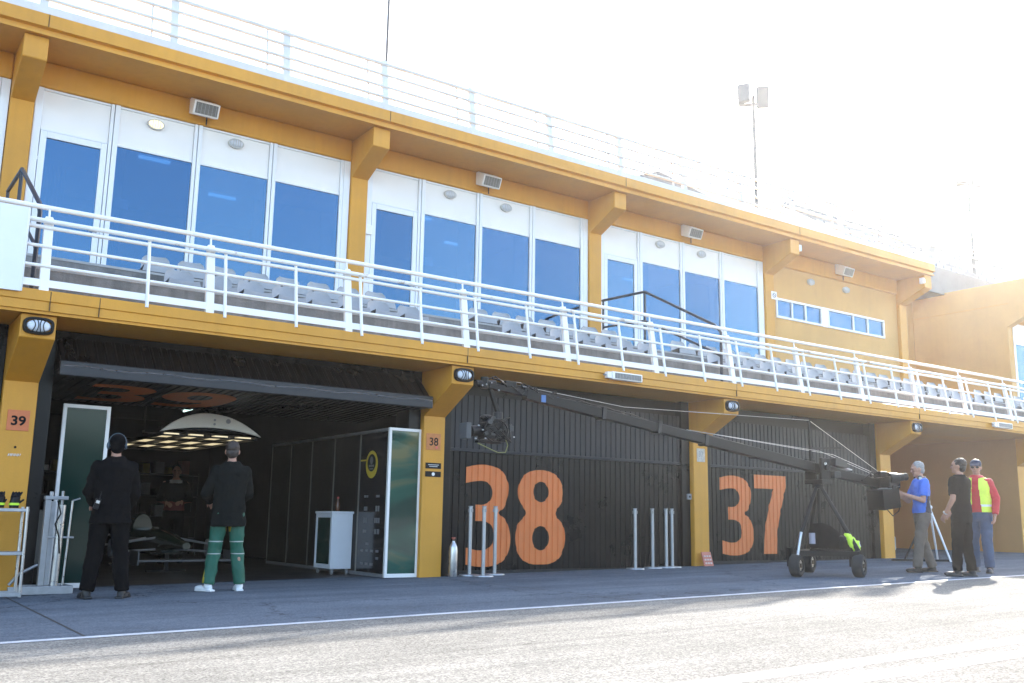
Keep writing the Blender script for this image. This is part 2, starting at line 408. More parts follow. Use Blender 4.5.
# stepped terrace floor
b = MB().prism([(-0.02, 3.292), (0.0, 3.73), (0.85, 3.735), (0.86, 4.08), (3.02, 4.085), (3.02, 3.292)], 'x', XL, XR)
b.build('terrace_step', CONC, pit, bevel=0.015)
for z, y in ((3.737, 0.02), (4.087, 0.88)):
    MB().box(XL, XR, y - 0.028, y + 0.05, z - 0.028, z + 0.004).build('step_nosing', CONC_L, pit)

# garage shell: lining, dividing walls, back wall
b = MB()
b.box(XL, XR, 10.2, 10.45, -0.6, 3.015)
b.build('rear_wall', INT, pit)
for x in (-5.6, 0.0, 5.6, 11.2):
    MB().box(x - 0.09, x + 0.09, 0.56, 10.2, -0.5, 3.015).build('garage_wall', INT, pit)
MB().box(0.10, 5.5, 0.7, 10.2, 2.93, 3.01).build('garage_ceiling', INT, pit)
MB().box(16.72, 16.88, 0.56, 10.2, -0.5, 3.015).build('passage_wall', PASSW, pit)
MB().box(22.235, 22.56, 0.56, 10.2, -0.5, 3.015).build('passage_wall', PASSW, pit)
MB().box(16.9, 22.2, 9.9, 10.15, -0.4, 3.0).build('passage_wall', PASSW, pit)

MB().box(22.203, 22.2152, 0.004, 0.56, -0.2, 3.009).build('passage_cladding', PASSW, pit)
# ribbed garage doors
PER = 0.112
def rib(x):                       # depth of the ribbed sheet at x (0 = crest)
    t = (x / PER) % 1.0
    if t < 0.62: return 0.0
    if t < 0.70: return (t - 0.62) / 0.08 * 0.016
    if t < 0.92: return 0.016
    return (1 - t) / 0.08 * 0.016
def rib_breaks(x0, x1):
    out = [x0]
    k = math.floor(x0 / PER)
    while k * PER < x1:
        for t in (0, 0.62, 0.70, 0.92):
            x = (k + t) * PER
            if x0 + 0.001 < x < x1 - 0.001: out.append(x)
        k += 1
    return out + [x1]
def rib_sheet(b, x0, x1, p0, p1, nrm, m=0, k=1.0):
    """ribbed sheet between lower line p0=(y,z) and upper line p1, nrm=(ny,nz) pointing into the sheet"""
    xs = rib_breaks(x0, x1); vs = []
    for x in xs:
        d = rib(x) * k
        vs += [(x, p0[0] + nrm[0] * d, p0[1] + nrm[1] * d), (x, p1[0] + nrm[0] * d, p1[1] + nrm[1] * d)]
    b.add(vs, [(2 * i, 2 * i + 2, 2 * i + 3, 2 * i + 1) for i in range(len(xs) - 1)], m)
SH = 'sharp'
GLYPH = {
 '8': ([(0.5, 1.0), (0.80, 0.955), (0.945, 0.82), (0.93, 0.67), (0.80, 0.535), (0.96, 0.41), (1.0, 0.25), (0.91, 0.085), (0.72, 0.012), (0.5, 0.0), (0.28, 0.012), (0.09, 0.085), (0.0, 0.25), (0.04, 0.41), (0.20, 0.535), (0.07, 0.67), (0.055, 0.82), (0.20, 0.955)],
       [(0.5, 0.765, 0.155, 0.110), (0.5, 0.275, 0.170, 0.128)]),
 '3': ([(0.0, 0.972, SH), (0.25, 1.0), (0.5, 1.0), (0.78, 0.955), (0.94, 0.83), (0.93, 0.685), (0.85, 0.58), (0.73, 0.527), (0.90, 0.455), (1.0, 0.31), (0.98, 0.165), (0.85, 0.055), (0.6, 0.005), (0.3, 0.0), (0.03, 0.022, SH), (0.03, 0.185, SH), (0.30, 0.158), (0.50, 0.175), (0.625, 0.245), (0.635, 0.33), (0.56, 0.41), (0.42, 0.442), (0.22, 0.445, SH), (0.22, 0.605, SH), (0.40, 0.608), (0.54, 0.65), (0.585, 0.73), (0.53, 0.805), (0.40, 0.84), (0.2, 0.835), (0.0, 0.815, SH)], []),
 '7': ([(0, 1, SH), (1, 1, SH), (1, 0.86, SH), (0.86, 0.63), (0.73, 0.38), (0.67, 0.16), (0.65, 0, SH), (0.24, 0, SH), (0.27, 0.2), (0.35, 0.42), (0.47, 0.64), (0.60, 0.825, SH), (0, 0.825, SH)], []),
 '9': ([(0.5, 1.0), (0.80, 0.95), (0.97, 0.79), (1.0, 0.56), (0.97, 0.33), (0.86, 0.13), (0.64, 0.015), (0.35, 0.0), (0.08, 0.025, SH), (0.08, 0.185, SH), (0.34, 0.16), (0.54, 0.195), (0.65, 0.29), (0.67, 0.385), (0.55, 0.345), (0.36, 0.345), (0.15, 0.42), (0.02, 0.56), (0.0, 0.72), (0.09, 0.88), (0.27, 0.975)],
       [(0.5, 0.675, 0.165, 0.155)])}
def glyph_mesh(ch, w, h):
    pts, holes = GLYPH[ch]; n = len(pts); out = []
    for i in range(n):                                   # Catmull-Rom through the outline, straight into sharp corners
        p0, p1, p2, p3 = (Vector(pts[(i + k) % n][:2]) for k in (-1, 0, 1, 2))
        if len(pts[i]) == 3: p0 = p1 + (p1 - p2)
        if len(pts[(i + 1) % n]) == 3: p3 = p2 + (p2 - p1)
        if len(pts[i]) == 3 and len(pts[(i + 1) % n]) == 3: out.append(p1); continue
        for k in range(6):
            t = k / 6
            out.append(0.5 * ((2 * p1) + (p2 - p0) * t + (2 * p0 - 5 * p1 + 4 * p2 - p3) * t * t + (3 * p1 - p0 - 3 * p2 + p3) * t ** 3))
    loops = [out] + [[Vector((cx + rx * math.cos(2 * PI * k / 28), cy + ry * math.sin(2 * PI * k / 28))) for k in range(28)] for cx, cy, rx, ry in holes]
    cu = bpy.data.curves.new('numeral', 'CURVE'); cu.dimensions = '2D'; cu.fill_mode = 'BOTH'
    for lp in loops:
        sp = cu.splines.new('POLY'); sp.points.add(len(lp) - 1); sp.use_cyclic_u = True
        for q, p_ in zip(sp.points, lp): q.co = (p_.x * w, p_.y * h, 0, 1)
    o = bpy.data.objects.new('numeral', cu); COL.objects.link(o)
    dg = bpy.context.evaluated_depsgraph_get(); dg.update()
    me = bpy.data.meshes.new_from_object(o.evaluated_get(dg))
    bpy.data.objects.remove(o); bpy.data.curves.remove(cu)
    for v in me.vertices: v.co = Vector((v.co.x, 0, v.co.y))
    bm = bmesh.new(); bm.from_mesh(me); bmesh.ops.remove_doubles(bm, verts=bm.verts, dist=0.0004)
    for f in bm.faces:
        if f.normal.y > 0: f.normal_flip()
    bm.to_mesh(me); bm.free(); me.materials.clear(); return me
def ribbed_number(body, x0, z0, w, h, y, weight, m, parent):
    me = glyph_mesh(body, w, h)
    bm = bmesh.new(); bm.from_mesh(me)
    for v in bm.verts: v.co.x += x0
    for x in rib_breaks(x0, x0 + w)[1:-1]:
        bmesh.ops.bisect_plane(bm, geom=list(bm.verts) + list(bm.edges) + list(bm.faces), plane_co=(x, 0, 0), plane_no=(1, 0, 0))
    for v in bm.verts: v.co = Vector((v.co.x, y - 0.004 + rib(v.co.x), v.co.z + z0))
    bm.to_mesh(me); bm.free(); me.materials.append(m)
    return link(me, 'door_number', parent)
def jambs(x0, x1, dark=True):
    for xa, xb in ((x0, x0 + 0.16), (x1 - 0.2, x1)):
        MB().box(xa, xb, 0.09, 0.5, gz(xa) - 0.1, 3.008).build('door_jamb', DOORM, pit, bevel=0.006)
def closed_door(i, DY=0.15):
    x0 = i * BAY + CW + 0.005; x1 = (i + 1) * BAY - CW - 0.005
    jambs(x0, x1)
    a, c = x0 + 0.165, x1 - 0.205
    zb = gz(a) + 0.07
    root = None
    b = MB(); rib_sheet(b, a, c, (DY, zb), (DY, 1.86), (1, 0)); b.box(a, c, DY + 0.035, DY + 0.08, zb, 1.86)
    root = b.build('garage_door', DOORM, pit)
    b = MB(); rib_sheet(b, a, c, (DY - 0.02, 1.91), (DY - 0.02, 2.74), (1, 0)); b.box(a, c, DY + 0.02, DY + 0.07, 1.91, 2.74)
    b.build('upper_section', DOORU, root)
    MB().box(a, c, DY - 0.03, DY + 0.05, 1.862, 1.908).build('fold_rail', DOORU, root, bevel=0.004)
    b = MB(); b.box(a, c, DY + 0.09, DY + 0.2, 2.742, 3.008)
    b.build('top_band', DOORM, root)
    MB().box(a, c, DY - 0.01, DY + 0.06, zb - 0.06 + 0.0, zb - 0.002).build('bottom_seal', RUBBER, root)
    return root
closed_door(-2); closed_door(-1)
d38 = closed_door(1); d37 = closed_door(2); closed_door(4); closed_door(5)
ribbed_number('3', 6.27, 0.13, 0.84, 1.54, 0.15, 0.036, ORANGE, d38)
ribbed_number('8', 7.21, 0.15, 0.99, 1.49, 0.15, 0.036, ORANGE, d38)
ribbed_number('3', 11.85, 0.26, 0.88, 1.46, 0.15, 0.036, ORANGE, d37)
ribbed_number('7', 12.78, 0.28, 0.92, 1.49, 0.15, 0.036, ORANGE, d37)
# the open door of the first garage: upper half slopes out to the fold, lower half lies under the ceiling
x0, x1 = CW + 0.005, BAY - CW - 0.005
jambs(x0, x1)
a, c = x0 + 0.17, x1 - 0.06
MB().box(a - 0.01, c + 0.01, 0.10, 0.24, 2.90, 3.009).build('door_header', DOORM, pit, bevel=0.006)
b = MB(); rib_sheet(b, a, c, (-0.27, 2.60), (0.16, 2.99), (0.68, -0.73), 0, 0.6); b.add([(a, -0.24, 2.56), (c, -0.24, 2.56), (c, 0.2, 2.95), (a, 0.2, 2.95)], [(0, 1, 2, 3)])
open_door = b.build('garage_door', DOORM, pit)
b = MB(); rib_sheet(b, a, c, (-0.24, 2.43), (1.9, 2.36), (0.03, 1)); b.box(a, c, -0.2, 1.9, 2.47, 2.52)
b.build('lower_section', DOORM, open_door)
b = MB(); b.box(a - 0.02, c + 0.02, -0.33, -0.24, 2.42, 2.595); b.build('fold_rail', BAR, open_door, bevel=0.012)
b = MB(); b.tube([(a, -0.336, 2.53)] + [(a + (c - a) * k / 20, -0.336, 2.53 + 0.012 * math.sin(k * 1.7)) for k in range(1, 20)] + [(c, -0.336, 2.53)], 0.009, 6)
b.build('rail_cable', STEEL, open_door)
for ch, xa, wd in (('3', 0.85, 0.84), ('9', 1.80, 0.95)):
    me = glyph_mesh(ch, wd, 1.5)
    bm = bmesh.new(); bm.from_mesh(me)
    for v in bm.verts: v.co = Vector((v.co.x + xa, 1.64 - v.co.z, 2.430 - (1.88 - v.co.z) * 0.0327 - 0.004))
    bm.to_mesh(me); bm.free(); me.materials.append(ORANGE); link(me, 'door_number', open_door)

# ------------------------------------------------------------------ pit building, upper floor
UX0, UX1 = -11.35, 22.57
FY = 2.965                     # plane of the upper columns
for i in range(-2, 5):
    x = i * BAY
    b = MB(); b.box(x - UW, x + UW, FY, FY + 0.5, 4.06, 6.94)
    b.add([(x + s * UW, y, z) for s in (-1, 1) for (y, z) in ((FY, 6.94), (FY - 0.81, 7.294), (FY - 0.81, 7.645), (FY + 0.5, 7.645), (FY + 0.5, 6.94))],
          [(0, 1, 2, 3, 4), (9, 8, 7, 6, 5), (0, 5, 6, 1), (1, 6, 7, 2), (2, 7, 8, 3), (3, 8, 9, 4)])
    me = b.mesh('column', OCHRE); bm = bmesh.new(); bm.from_mesh(me); bmesh.ops.remove_doubles(bm, verts=bm.verts, dist=0.0005); bm.to_mesh(me); bm.free()
    link(me, 'column', pit, bevel=0.014)
prof = [(2.10, 7.646), (2.07, 7.646), (2.07, 7.69), (2.10, 7.70), (2.10, 7.74), (2.035, 7.76), (2.03, 7.955), (2.09, 7.985), (5.0, 7.99), (12, 7.99), (12, 7.70), (2.10, 7.652)]
MB().prism(prof, 'x', UX0, UX1).build('roof_slab', OCHRE, pit, bevel=0.008)
for i in range(-2, 4):
    xa, xb = i * BAY + UW + 0.002, (i + 1) * BAY - UW - 0.002
    MB().box(xa, xb, FY + 0.03, FY + 0.45, 7.245, 7.655).build('beam', OCHRE, pit, bevel=0.03, seg=3)
for x in (-2.3, 0.12, 5.69, 11.25, 16.85):
    MB().box(x - 0.006, x + 0.006, 2.027, 2.06, 7.765, 7.955).build('joint', MATS['joint_grime'], pit)
FRAME = mat('white_window_frame', (0.78, 0.79, 0.81), 0.3)
def glazed_bay(i):
    X = i * BAY
    b = MB(); fz, gy = 3.0, 3.05
    wn = bpy.data.objects.new('window', None); COL.objects.link(wn); wn.parent = pit
    f = MB()
    def vbar(x0, x1, y=3.015, z0=4.09, z1=7.24): f.box(X + x0, X + x1, y, y + 0.09, z0, z1)
    vbar(0.175, 0.285); vbar(1.265, 1.315); vbar(1.325, 1.40, 3.005); vbar(2.585, 2.64); vbar(2.65, 2.715, 3.005)
    vbar(3.89, 3.945); vbar(3.955, 4.02, 3.005); vbar(5.235, 5.295); vbar(5.30, 5.425)
    for p0, p1 in ((0.29, 1.26), (1.405, 2.58), (2.72, 3.885), (4.025, 5.23)):
        f.box(X + p0, X + p1, 3.03, 3.10, 6.565, 6.60); f.box(X + p0, X + p1, 3.03, 3.10, 7.205, 7.24)
        f.box(X + p0, X + p1, 3.03, 3.10, 4.09, 4.22)
    f.build('frame', FRAME, wn, bevel=0.006)
    d = MB()                                     # the door leaf of the first opening
    d.box(X + 0.295, X + 0.385, 3.022, 3.075, 4.22, 6.56); d.box(X + 1.165, X + 1.255, 3.022, 3.075, 4.22, 6.56)
    d.box(X + 0.386, X + 1.164, 3.022, 3.075, 6.46, 6.56); d.box(X + 0.386, X + 1.164, 3.022, 3.075, 4.22, 4.34)
    d.build('door_frame', FRAME, wn, bevel=0.005)
    MB().tube([(X + 1.21, 3.0, 5.1), (X + 1.21, 2.97, 5.1), (X + 1.09, 2.965, 5.1)], 0.012).build('handle', STEEL, wn)
    for p0, p1 in ((0.29, 1.26), (1.405, 2.58), (2.72, 3.885), (4.025, 5.23)):
        MB().box(X + p0, X + p1, 3.055, 3.08, 6.602, 7.203).build('infill_panel', PANEL, wn)
        z1 = 6.46 if p0 < 1 else 6.563
        xa, xb = (p0, p1) if p0 > 1 else (0.387, 1.163)
        MB().box(X + xa, X + xb, 3.05, 3.056, 4.225 if p0 > 1 else 4.345, z1 - 0.002).build('pane', GLASSES[(int(p0 * 3) + i) % 3], wn)
    random.seed(40 + i)
    for p0, p1 in ((0.42, 1.13), (1.43, 2.55), (2.75, 3.86), (4.05, 5.2)):      # pale curtains bunched at the sides, a few blinds
        if random.random() < 0.75:
            ww = random.uniform(0.12, 0.34); xs_ = X + (p0 if random.random() < 0.5 else p1 - ww); pts = []
            for k in range(13): pts.append((xs_ + ww * k / 12, 3.20 + 0.03 * (k % 2)))
            MB().prism(pts + [(q[0], q[1] + 0.006) for q in pts[::-1]], 'z', 4.2, 6.75).build('curtain', mat('pale_curtain', (0.34, 0.37, 0.40), 0.9), wn)
        if random.random() < 0.35:
            MB().box(X + p0, X + p1, 3.14, 3.15, 6.58 - random.uniform(0.15, 0.5), 6.7).build('blind', mat('grey_blind', (0.22, 0.26, 0.31), 0.8), wn)
    for xx, zz, w_, h_ in ((1.44, 5.58, 0.22, 0.16), (0.40, 5.20, 0.74, 0.10), (1.95, 5.02, 0.4, 0.12)):  # pale slabs behind the glass; the wide door band imitates a reflection
        MB().box(X + xx, X + xx + w_, 3.075, 3.08, zz, zz + h_).build('sticker_or_reflection', mat('notice_board_or_reflection', (0.55, 0.62, 0.68), 0.7), wn)
    return wn
for i in (-2, -1, 0, 1, 2): glazed_bay(i)
# wall with a narrow strip window in the last bay
X = 3 * BAY; xa, xb = X + UW + 0.002, X + BAY - UW - 0.002
b = MB()
b.box(xa, xb, 3.06, 3.3, 4.086, 5.90); b.box(xa, xb, 3.06, 3.3, 6.42, 7.244)
b.box(xa, X + 0.31, 3.06, 3.3, 5.90, 6.42); b.box(X + 4.79, xb, 3.06, 3.3, 5.90, 6.42)
b.build('upper_wall', OCHRE_WALL, pit)
for p0, p1, mul in ((0.31, 2.11, (0.92, 1.45)), (2.34, 4.79, (3.42, 4.05))):
    f = MB(); f.box(X + p0, X + p1, 3.03, 3.12, 6.36, 6.415); f.box(X + p0, X + p1, 3.03, 3.12, 5.905, 5.96)
    f.box(X + p0, X + p0 + 0.05, 3.03, 3.12, 5.96, 6.36); f.box(X + p1 - 0.05, X + p1, 3.03, 3.12, 5.96, 6.36)
    for q in mul: f.box(X + q - 0.025, X + q + 0.025, 3.035, 3.115, 5.96, 6.36)
    wn = f.build('window', FRAME, pit, bevel=0.004)
    MB().box(X + p0 + 0.05, X + p1 - 0.05, 3.07, 3.076, 5.96, 6.36).build('pane', GLASS, wn)
MB().box(X + 2.11, X + 2.34, 3.04, 3.3, 5.90, 6.42).build('window_pier', FRAME, pit)
# rooms behind the glass
b = MB(); b.box(UX0, UX1, 8.6, 8.75, 4.08, 7.7)
b.build('room_back_wall', ROOM, pit)
MB().box(UX0, UX1, 3.5, 8.6, 7.30, 7.36).build('room_ceiling', mat('room_ceiling', (0.25, 0.3, 0.36), 0.8), pit)
MB().box(UX0, UX1, 3.15, 8.6, 4.0, 4.1).build('room_floor', mat('room_floor', (0.08, 0.09, 0.1), 0.7), pit)
for x in (-5.6, 0, 5.6, 11.2, 16.8): MB().box(x - 0.08, x + 0.08, 3.5, 8.6, 4.1, 7.3).build('room_partition', ROOM, pit)
MB().box(UX1 - 0.2, UX1, 3.48, 8.6, 4.08, 7.69).build('end_wall', OCHRE_WALL, pit)
CEIL = mat('ceiling_strip_light', (0.75, 0.8, 0.85), 0.4, emit=(0.8, 0.95, 1.0), estr=0.55)
k = 0
for i in (-2, -1, 0, 1, 2):
    for dx, y in ((1.2, 4.2), (3.9, 4.3), (2.5, 5.2), (1.0, 6.4), (4.2, 6.5)):
        lt = MB().box(i * BAY + dx - 0.28, i * BAY + dx + 0.28, y - 0.04, y + 0.04, 7.24, 7.29).build('strip_light', CEIL, pit)
PALE = mat('notice_board_or_reflection', (0.55, 0.62, 0.68), 0.7)
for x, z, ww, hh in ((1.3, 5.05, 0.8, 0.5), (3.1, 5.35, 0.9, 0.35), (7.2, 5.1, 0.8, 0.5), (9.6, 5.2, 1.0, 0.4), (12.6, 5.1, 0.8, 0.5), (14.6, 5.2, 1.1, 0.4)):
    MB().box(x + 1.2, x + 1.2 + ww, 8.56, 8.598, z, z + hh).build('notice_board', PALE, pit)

# ------------------------------------------------------------------ white railings
def balcony_rail():
    root = thing('balcony_railing', 'long white steel railing with rusty handrail along the balcony edge', 'railing')
    LEAN = 0.155
    def P(z): return -0.852 + (z - 3.27) * LEAN     # y of the leaning plane at height z
    k0, k1 = -6, 18
    X0, X1 = k0 * BAY / 3, k1 * BAY / 3
    for k in range(k0, k1 + 1):
        x = 0.003 + k * BAY / 3; wv = 0.05
        b = MB()
        vs = []
        for z, hw in ((3.262, wv), (4.14, wv), (4.17, wv * 0.7)):
            vs += [(x - hw, P(z) - 0.006, z), (x + hw, P(z) - 0.006, z), (x + hw, P(z) + 0.055, z), (x - hw, P(z) + 0.055, z)]
        fs = [(3, 2, 1, 0), (8, 9, 10, 11)]
        for q in (0, 4): fs += [(q + j, q + (j + 1) % 4, q + 4 + (j + 1) % 4, q + 4 + j) for j in range(4)]
        b.add(vs, fs); b.cyl((x, P(4.16) + 0.025, 4.16), (x, P(4.28) + 0.025, 4.28), 0.014, n=8)
        b.build('post', WHITE, root, bevel=0.006)
    k = 0
    for k in range(k0 * 2, k1 * 2):
        if k == 0: continue
        x = 0.185 + k * 0.9333
        MB().cyl((x, P(3.235) - 0.012, 3.235), (x, P(4.12) - 0.012, 4.12), 0.021, n=10).build('baluster', WHITE, root, smooth=40)
    for nm, z, r, m_, off in (('top_rail', 4.285, 0.030, WHITE, 0.03), ('handrail', 4.10, 0.028, RUSTY, -0.045), ('second_rail', 4.03, 0.024, WHITE, -0.01), ('mid_rail', 3.80, 0.020, WHITE, -0.01), ('low_rail', 3.565, 0.020, WHITE, -0.01)):
        MB().cyl((X0 - 0.4, P(z) + off, z), (X1 + 0.4, P(z) + off, z), r, n=12).build(nm, m_, root, smooth=40)
    b = MB(); b.prism([(P(3.30) - 0.004, 3.318), (P(3.42) - 0.004, 3.405), (P(3.42) + 0.02, 3.405), (P(3.30) + 0.02, 3.318)], 'x', X0 - 0.4, X1 + 0.4)
    b.build('kick_plate', WHITE, root)
balcony_rail()
def roof_rail():
    root = thing('roof_railing', 'white five bar railing along the roof edge above the windows', 'railing')
    def P(z): return 2.16 + (z - 7.98) * 0.13
    for k in range(-6, 13):
        x = 0.05 + k * BAY / 3
        if x > UX1: break
        b = MB(); b.add([(x + sx * 0.06, P(z) + dy, z) for z in (7.96, 9.0) for (sx, dy) in ((-1, -0.03), (1, -0.03), (1, 0.04), (-1, 0.04))],
              [(3, 2, 1, 0), (4, 5, 6, 7), (0, 1, 5, 4), (1, 2, 6, 5), (2, 3, 7, 6), (3, 0, 4, 7)])
        b.build('post', SHADED_WHITE, root, bevel=0.006)
        x2 = x + 1.53
        if x2 < UX1: MB().cyl((x2, P(7.97), 7.97), (x2, P(8.9), 8.9), 0.02, n=8).build('baluster', SHADED_WHITE, root, smooth=40)
    for z, r in ((8.92, 0.036), (8.70, 0.028), (8.46, 0.028), (8.25, 0.028)):
        MB().cyl((-11.3, P(z) - 0.03, z), (22.5, P(z) - 0.03, z), r, n=10).build('rail', SHADED_WHITE, root, smooth=40)
    MB().box(-11.3, 22.5, P(8.0) - 0.02, P(8.0) + 0.0, 8.0, 8.13).build('kick_plate', SHADED_WHITE, root)
roof_rail()
b = MB(); b.box(-2.6, -0.235, -0.905, -0.872, 3.225, 4.185); b.box(-2.6, -0.215, -0.871, -0.85, 3.235, 4.175)
tag(b.build('white_board', mat('white_board', (0.74, 0.77, 0.80), 0.4, var=0.05, vscale=2), bevel=0.004), 'plain white board fixed to the left end of the balcony railing', 'board')

# ------------------------------------------------------------------ seats
def make_seat():
    root = thing('stadium_seat', '', 'seat')
    def slab(name, rows, cols, fn, thick):
        vs = []
        for side in (0, 1):
            for j in range(rows + 1):
                for i in range(cols + 1):
                    p, nrm = fn(-1 + 2 * i / cols, j / rows); vs.append(p + nrm * (thick * side))
        w_ = cols + 1; S = w_ * (rows + 1); fs = []
        for j in range(rows):
            for i in range(cols):
                q = j * w_ + i; fs.append((q, q + 1, q + w_ + 1, q + w_)); fs.append((S + q, S + q + w_, S + q + w_ + 1, S + q + 1))
        ring = list(range(w_)) + [j * w_ + cols for j in range(1, rows + 1)] + [rows * w_ + i for i in range(cols - 1, -1, -1)] + [j * w_ for j in range(rows - 1, 0, -1)]
        for a_, c_ in zip(ring, ring[1:] + ring[:1]): fs.append((a_, S + a_, S + c_, c_))
        b = MB(); b.add(vs, fs); return b.build(name, SEAT, root, smooth=45)
    def back(u, t):
        hw = 0.205 - 0.02 * t - (0.055 * ((t - 0.72) / 0.28) ** 2 if t > 0.72 else 0)
        return Vector((hw * u, 0.27 + 0.05 * t - 0.03 * u * u, 0.05 + 0.25 * t)), Vector((0, 1, 0))
    slab('backrest', 10, 10, back, 0.014)
    def pan(u, t):              # front lip rolls down, then the pan runs back
        if t < 0.35:
            k = t / 0.35; return Vector(((0.222 - 0.022 * k) * u, -0.02 + 0.012 * k, 0.0 + 0.085 * k)), Vector((0, 1, -0.2))
        k = (t - 0.35) / 0.65
        return Vector(((0.200 + 0.01 * k) * u, -0.005 + 0.28 * k, 0.092 - 0.035 * k + 0.02 * u * u)), Vector((0, 0.2, -1))
    slab('seat_pan', 14, 8, pan, 0.012)
    MB().box(-0.16, 0.16, 0.03, 0.24, -0.06, 0.03).build('mount', BLACKP, root)
    return root
proto = make_seat(); first = True
blocks = [(1.70, 5.45, 'of the left block, above the open garage'), (7.15, 10.35, 'of the middle block before the stair rail'),
          (11.95, 16.55, 'of the block right of the stair rail'), (17.35, 21.75, 'under the narrow strip window'), (23.0, 27.8, 'at the far right of the balcony')]
for bi, (xa, xb, where) in enumerate(blocks):
    n = int((xb - xa) / 0.5)
    for row, (y, z, rn) in enumerate(((0.16, 3.775, 'front row'), (1.03, 4.14, 'back row'))):
        for j in range(n + 1):
            x = xa + j * 0.5 + (0.0 if row else 0.12)
            if xb > 20 and x > 25.5: continue
            lab = 'grey plastic seat, %s %s' % (rn, where)
            rz = random.uniform(-0.07, 0.07)
            if first:
                s_ = proto; first = False; s_.location = (x, y, z); s_['label'] = lab
            else: s_ = dup(proto, (x, y, z), rz, lab)
            s_['group'] = 'grey balcony seats, %s %s' % (rn, where)
# dark stair rails
def stair_rail(x, label):
    root = thing('stair_handrail', label, 'handrail', (x, 0, 0), group='dark handrails of the balcony stairs')
    A, B, C_ = (0, 2.75, 5.42), (0, 1.44, 5.37), (0, -0.42, 4.40)
    MB().tube([A, B, C_, (0, -0.56, 4.24), (0, -0.56, 3.29)], 0.027, 10).build('handrail', DARK, root, smooth=50)
    MB().tube([(0, 2.72, 4.84), (0, 1.44, 4.78), (0, -0.40, 3.90), (0, -0.55, 3.80)], 0.022, 10).build('mid_rail', DARK, root, smooth=50)
    MB().cyl((0, 1.44, 4.08), (0, 1.44, 5.36), 0.024).build('post', DARK, root, smooth=50)
    MB().cyl((0, 2.72, 4.08), (0, 2.72, 5.41), 0.022).build('post', DARK, root, smooth=50)
stair_rail(11.2, 'dark tubular stair handrail in front of the third window bay')
stair_rail(-0.08, 'dark tubular stair handrail beside the white board at far left')

# ------------------------------------------------------------------ lamps and small fittings on the building
def bulkhead(x, y, z, label, group):
    root = thing('bulkhead_lamp', label, 'lamp', (x, y, z), 0, group)
    n = 28; out = []; inn = []
    for k in range(n):
        a_ = 2 * PI * k / n; c_, s_ = math.cos(a_), math.sin(a_)
        p = 0.62
        out.append((0.162 * abs(c_) ** p * (1 if c_ > 0 else -1), 0.098 * abs(s_) ** p * (1 if s_ > 0 else -1)))
        inn.append((out[-1][0] * 0.80, out[-1][1] * 0.72))
    b = MB(); vs = [(q[0], 0, q[1]) for q in out] + [(q[0] * 0.97, -0.05, q[1] * 0.97) for q in out] + [(q[0], -0.055, q[1]) for q in inn] + [(q[0], -0.03, q[1]) for q in inn]
    fs = []
    for l in range(3): fs += [(l * n + k, l * n + (k + 1) % n, (l + 1) * n + (k + 1) % n, (l + 1) * n + k) for k in range(n)]
    b.add(vs, fs); b.build('bezel', BLACKP, root, smooth=40)
    b = MB(); b.ball((0, -0.03, 0), (0.128, 0.035, 0.070), n=20); b.build('lens', LENS, root, smooth=180)
    b = MB()
    for k, sgn in ((-0.062, 1), (-0.02, 1), (0.022, -1), (0.064, -1)):
        pts = []
        for j in range(9):
            t = -1 + 2 * j / 8; x_ = k + sgn * 0.022 * (1 - t * t) * (1 if abs(k) > 0.03 else 0.6); z_ = 0.066 * t * (1 if abs(k) < 0.04 else 0.9)
            d = max(0, 1 - (x_ / 0.128) ** 2 - (z_ / 0.070) ** 2)
            pts.append((x_, -0.034 - 0.035 * math.sqrt(d), z_))
        b.tube(pts, 0.0055, 6)
    b.build('guard', BLACKP, root)
    return root
g = 'oval caged lamps on the lower brackets'
bk = [(-2, 'oval black rimmed lamp on a bracket beyond the left edge'), (-1, 'oval black rimmed lamp on the bracket left of garage 39'), (0, 'oval black rimmed lamp on the bracket above plate 39'), (1, 'oval black rimmed lamp on the bracket above plate 38'), (2, 'oval black rimmed lamp on the bracket above the pillar of plate 37'), (3, 'oval black rimmed lamp on the bracket left of the open passage')]
for i, lab in bk[2:]: bulkhead(i * BAY + (0.0 if i else 0.0), -0.768, 2.88, lab, g)
def flood(x, label):
    root = thing('floodlight', label, 'floodlight', (x, 2.99, 7.46), 0, 'white box floodlights on the upper beam')
    b = MB(); prof = [(-0.02, 0.17), (-0.10, 0.17), (-0.34, 0.05), (-0.25, -0.16), (-0.02, -0.08)]
    b.prism(prof, 'x', -0.21, 0.21); b.build('housing', WHITE, root, bevel=0.008)
    d = Vector((0, -0.25 + 0.34, -0.16 - 0.05)).normalized(); nrm = Vector((0, -0.21, -0.09)).normalized()
    c_ = Vector((0, -0.295, -0.055)) + nrm * 0.004
    rot = Matrix((Vector((1, 0, 0)), nrm, Vector((1, 0, 0)).cross(nrm))).transposed()
    MB().obox(c_, (0.36, 0.008, 0.18), rot).build('grill', GRILL, root)
    b = MB()
    for k in range(6): b.obox(c_ + Vector((-0.15 + 0.06 * k, 0, 0)) + nrm * 0.008, (0.006, 0.008, 0.175), rot)
    b.build('bars', GREYP, root)
    MB().cyl((0.08, -0.05, -0.22), (0.08, -0.05, -0.09), 0.012, n=8).build('cable_gland', BLACKP, root)
for k, lab in enumerate(['white box floodlight above the first window bay', 'white box floodlight above the second window bay', 'white box floodlight above the third window bay', 'white box floodlight above the narrow strip window']):
    flood(2.66 + k * 5.66, lab)
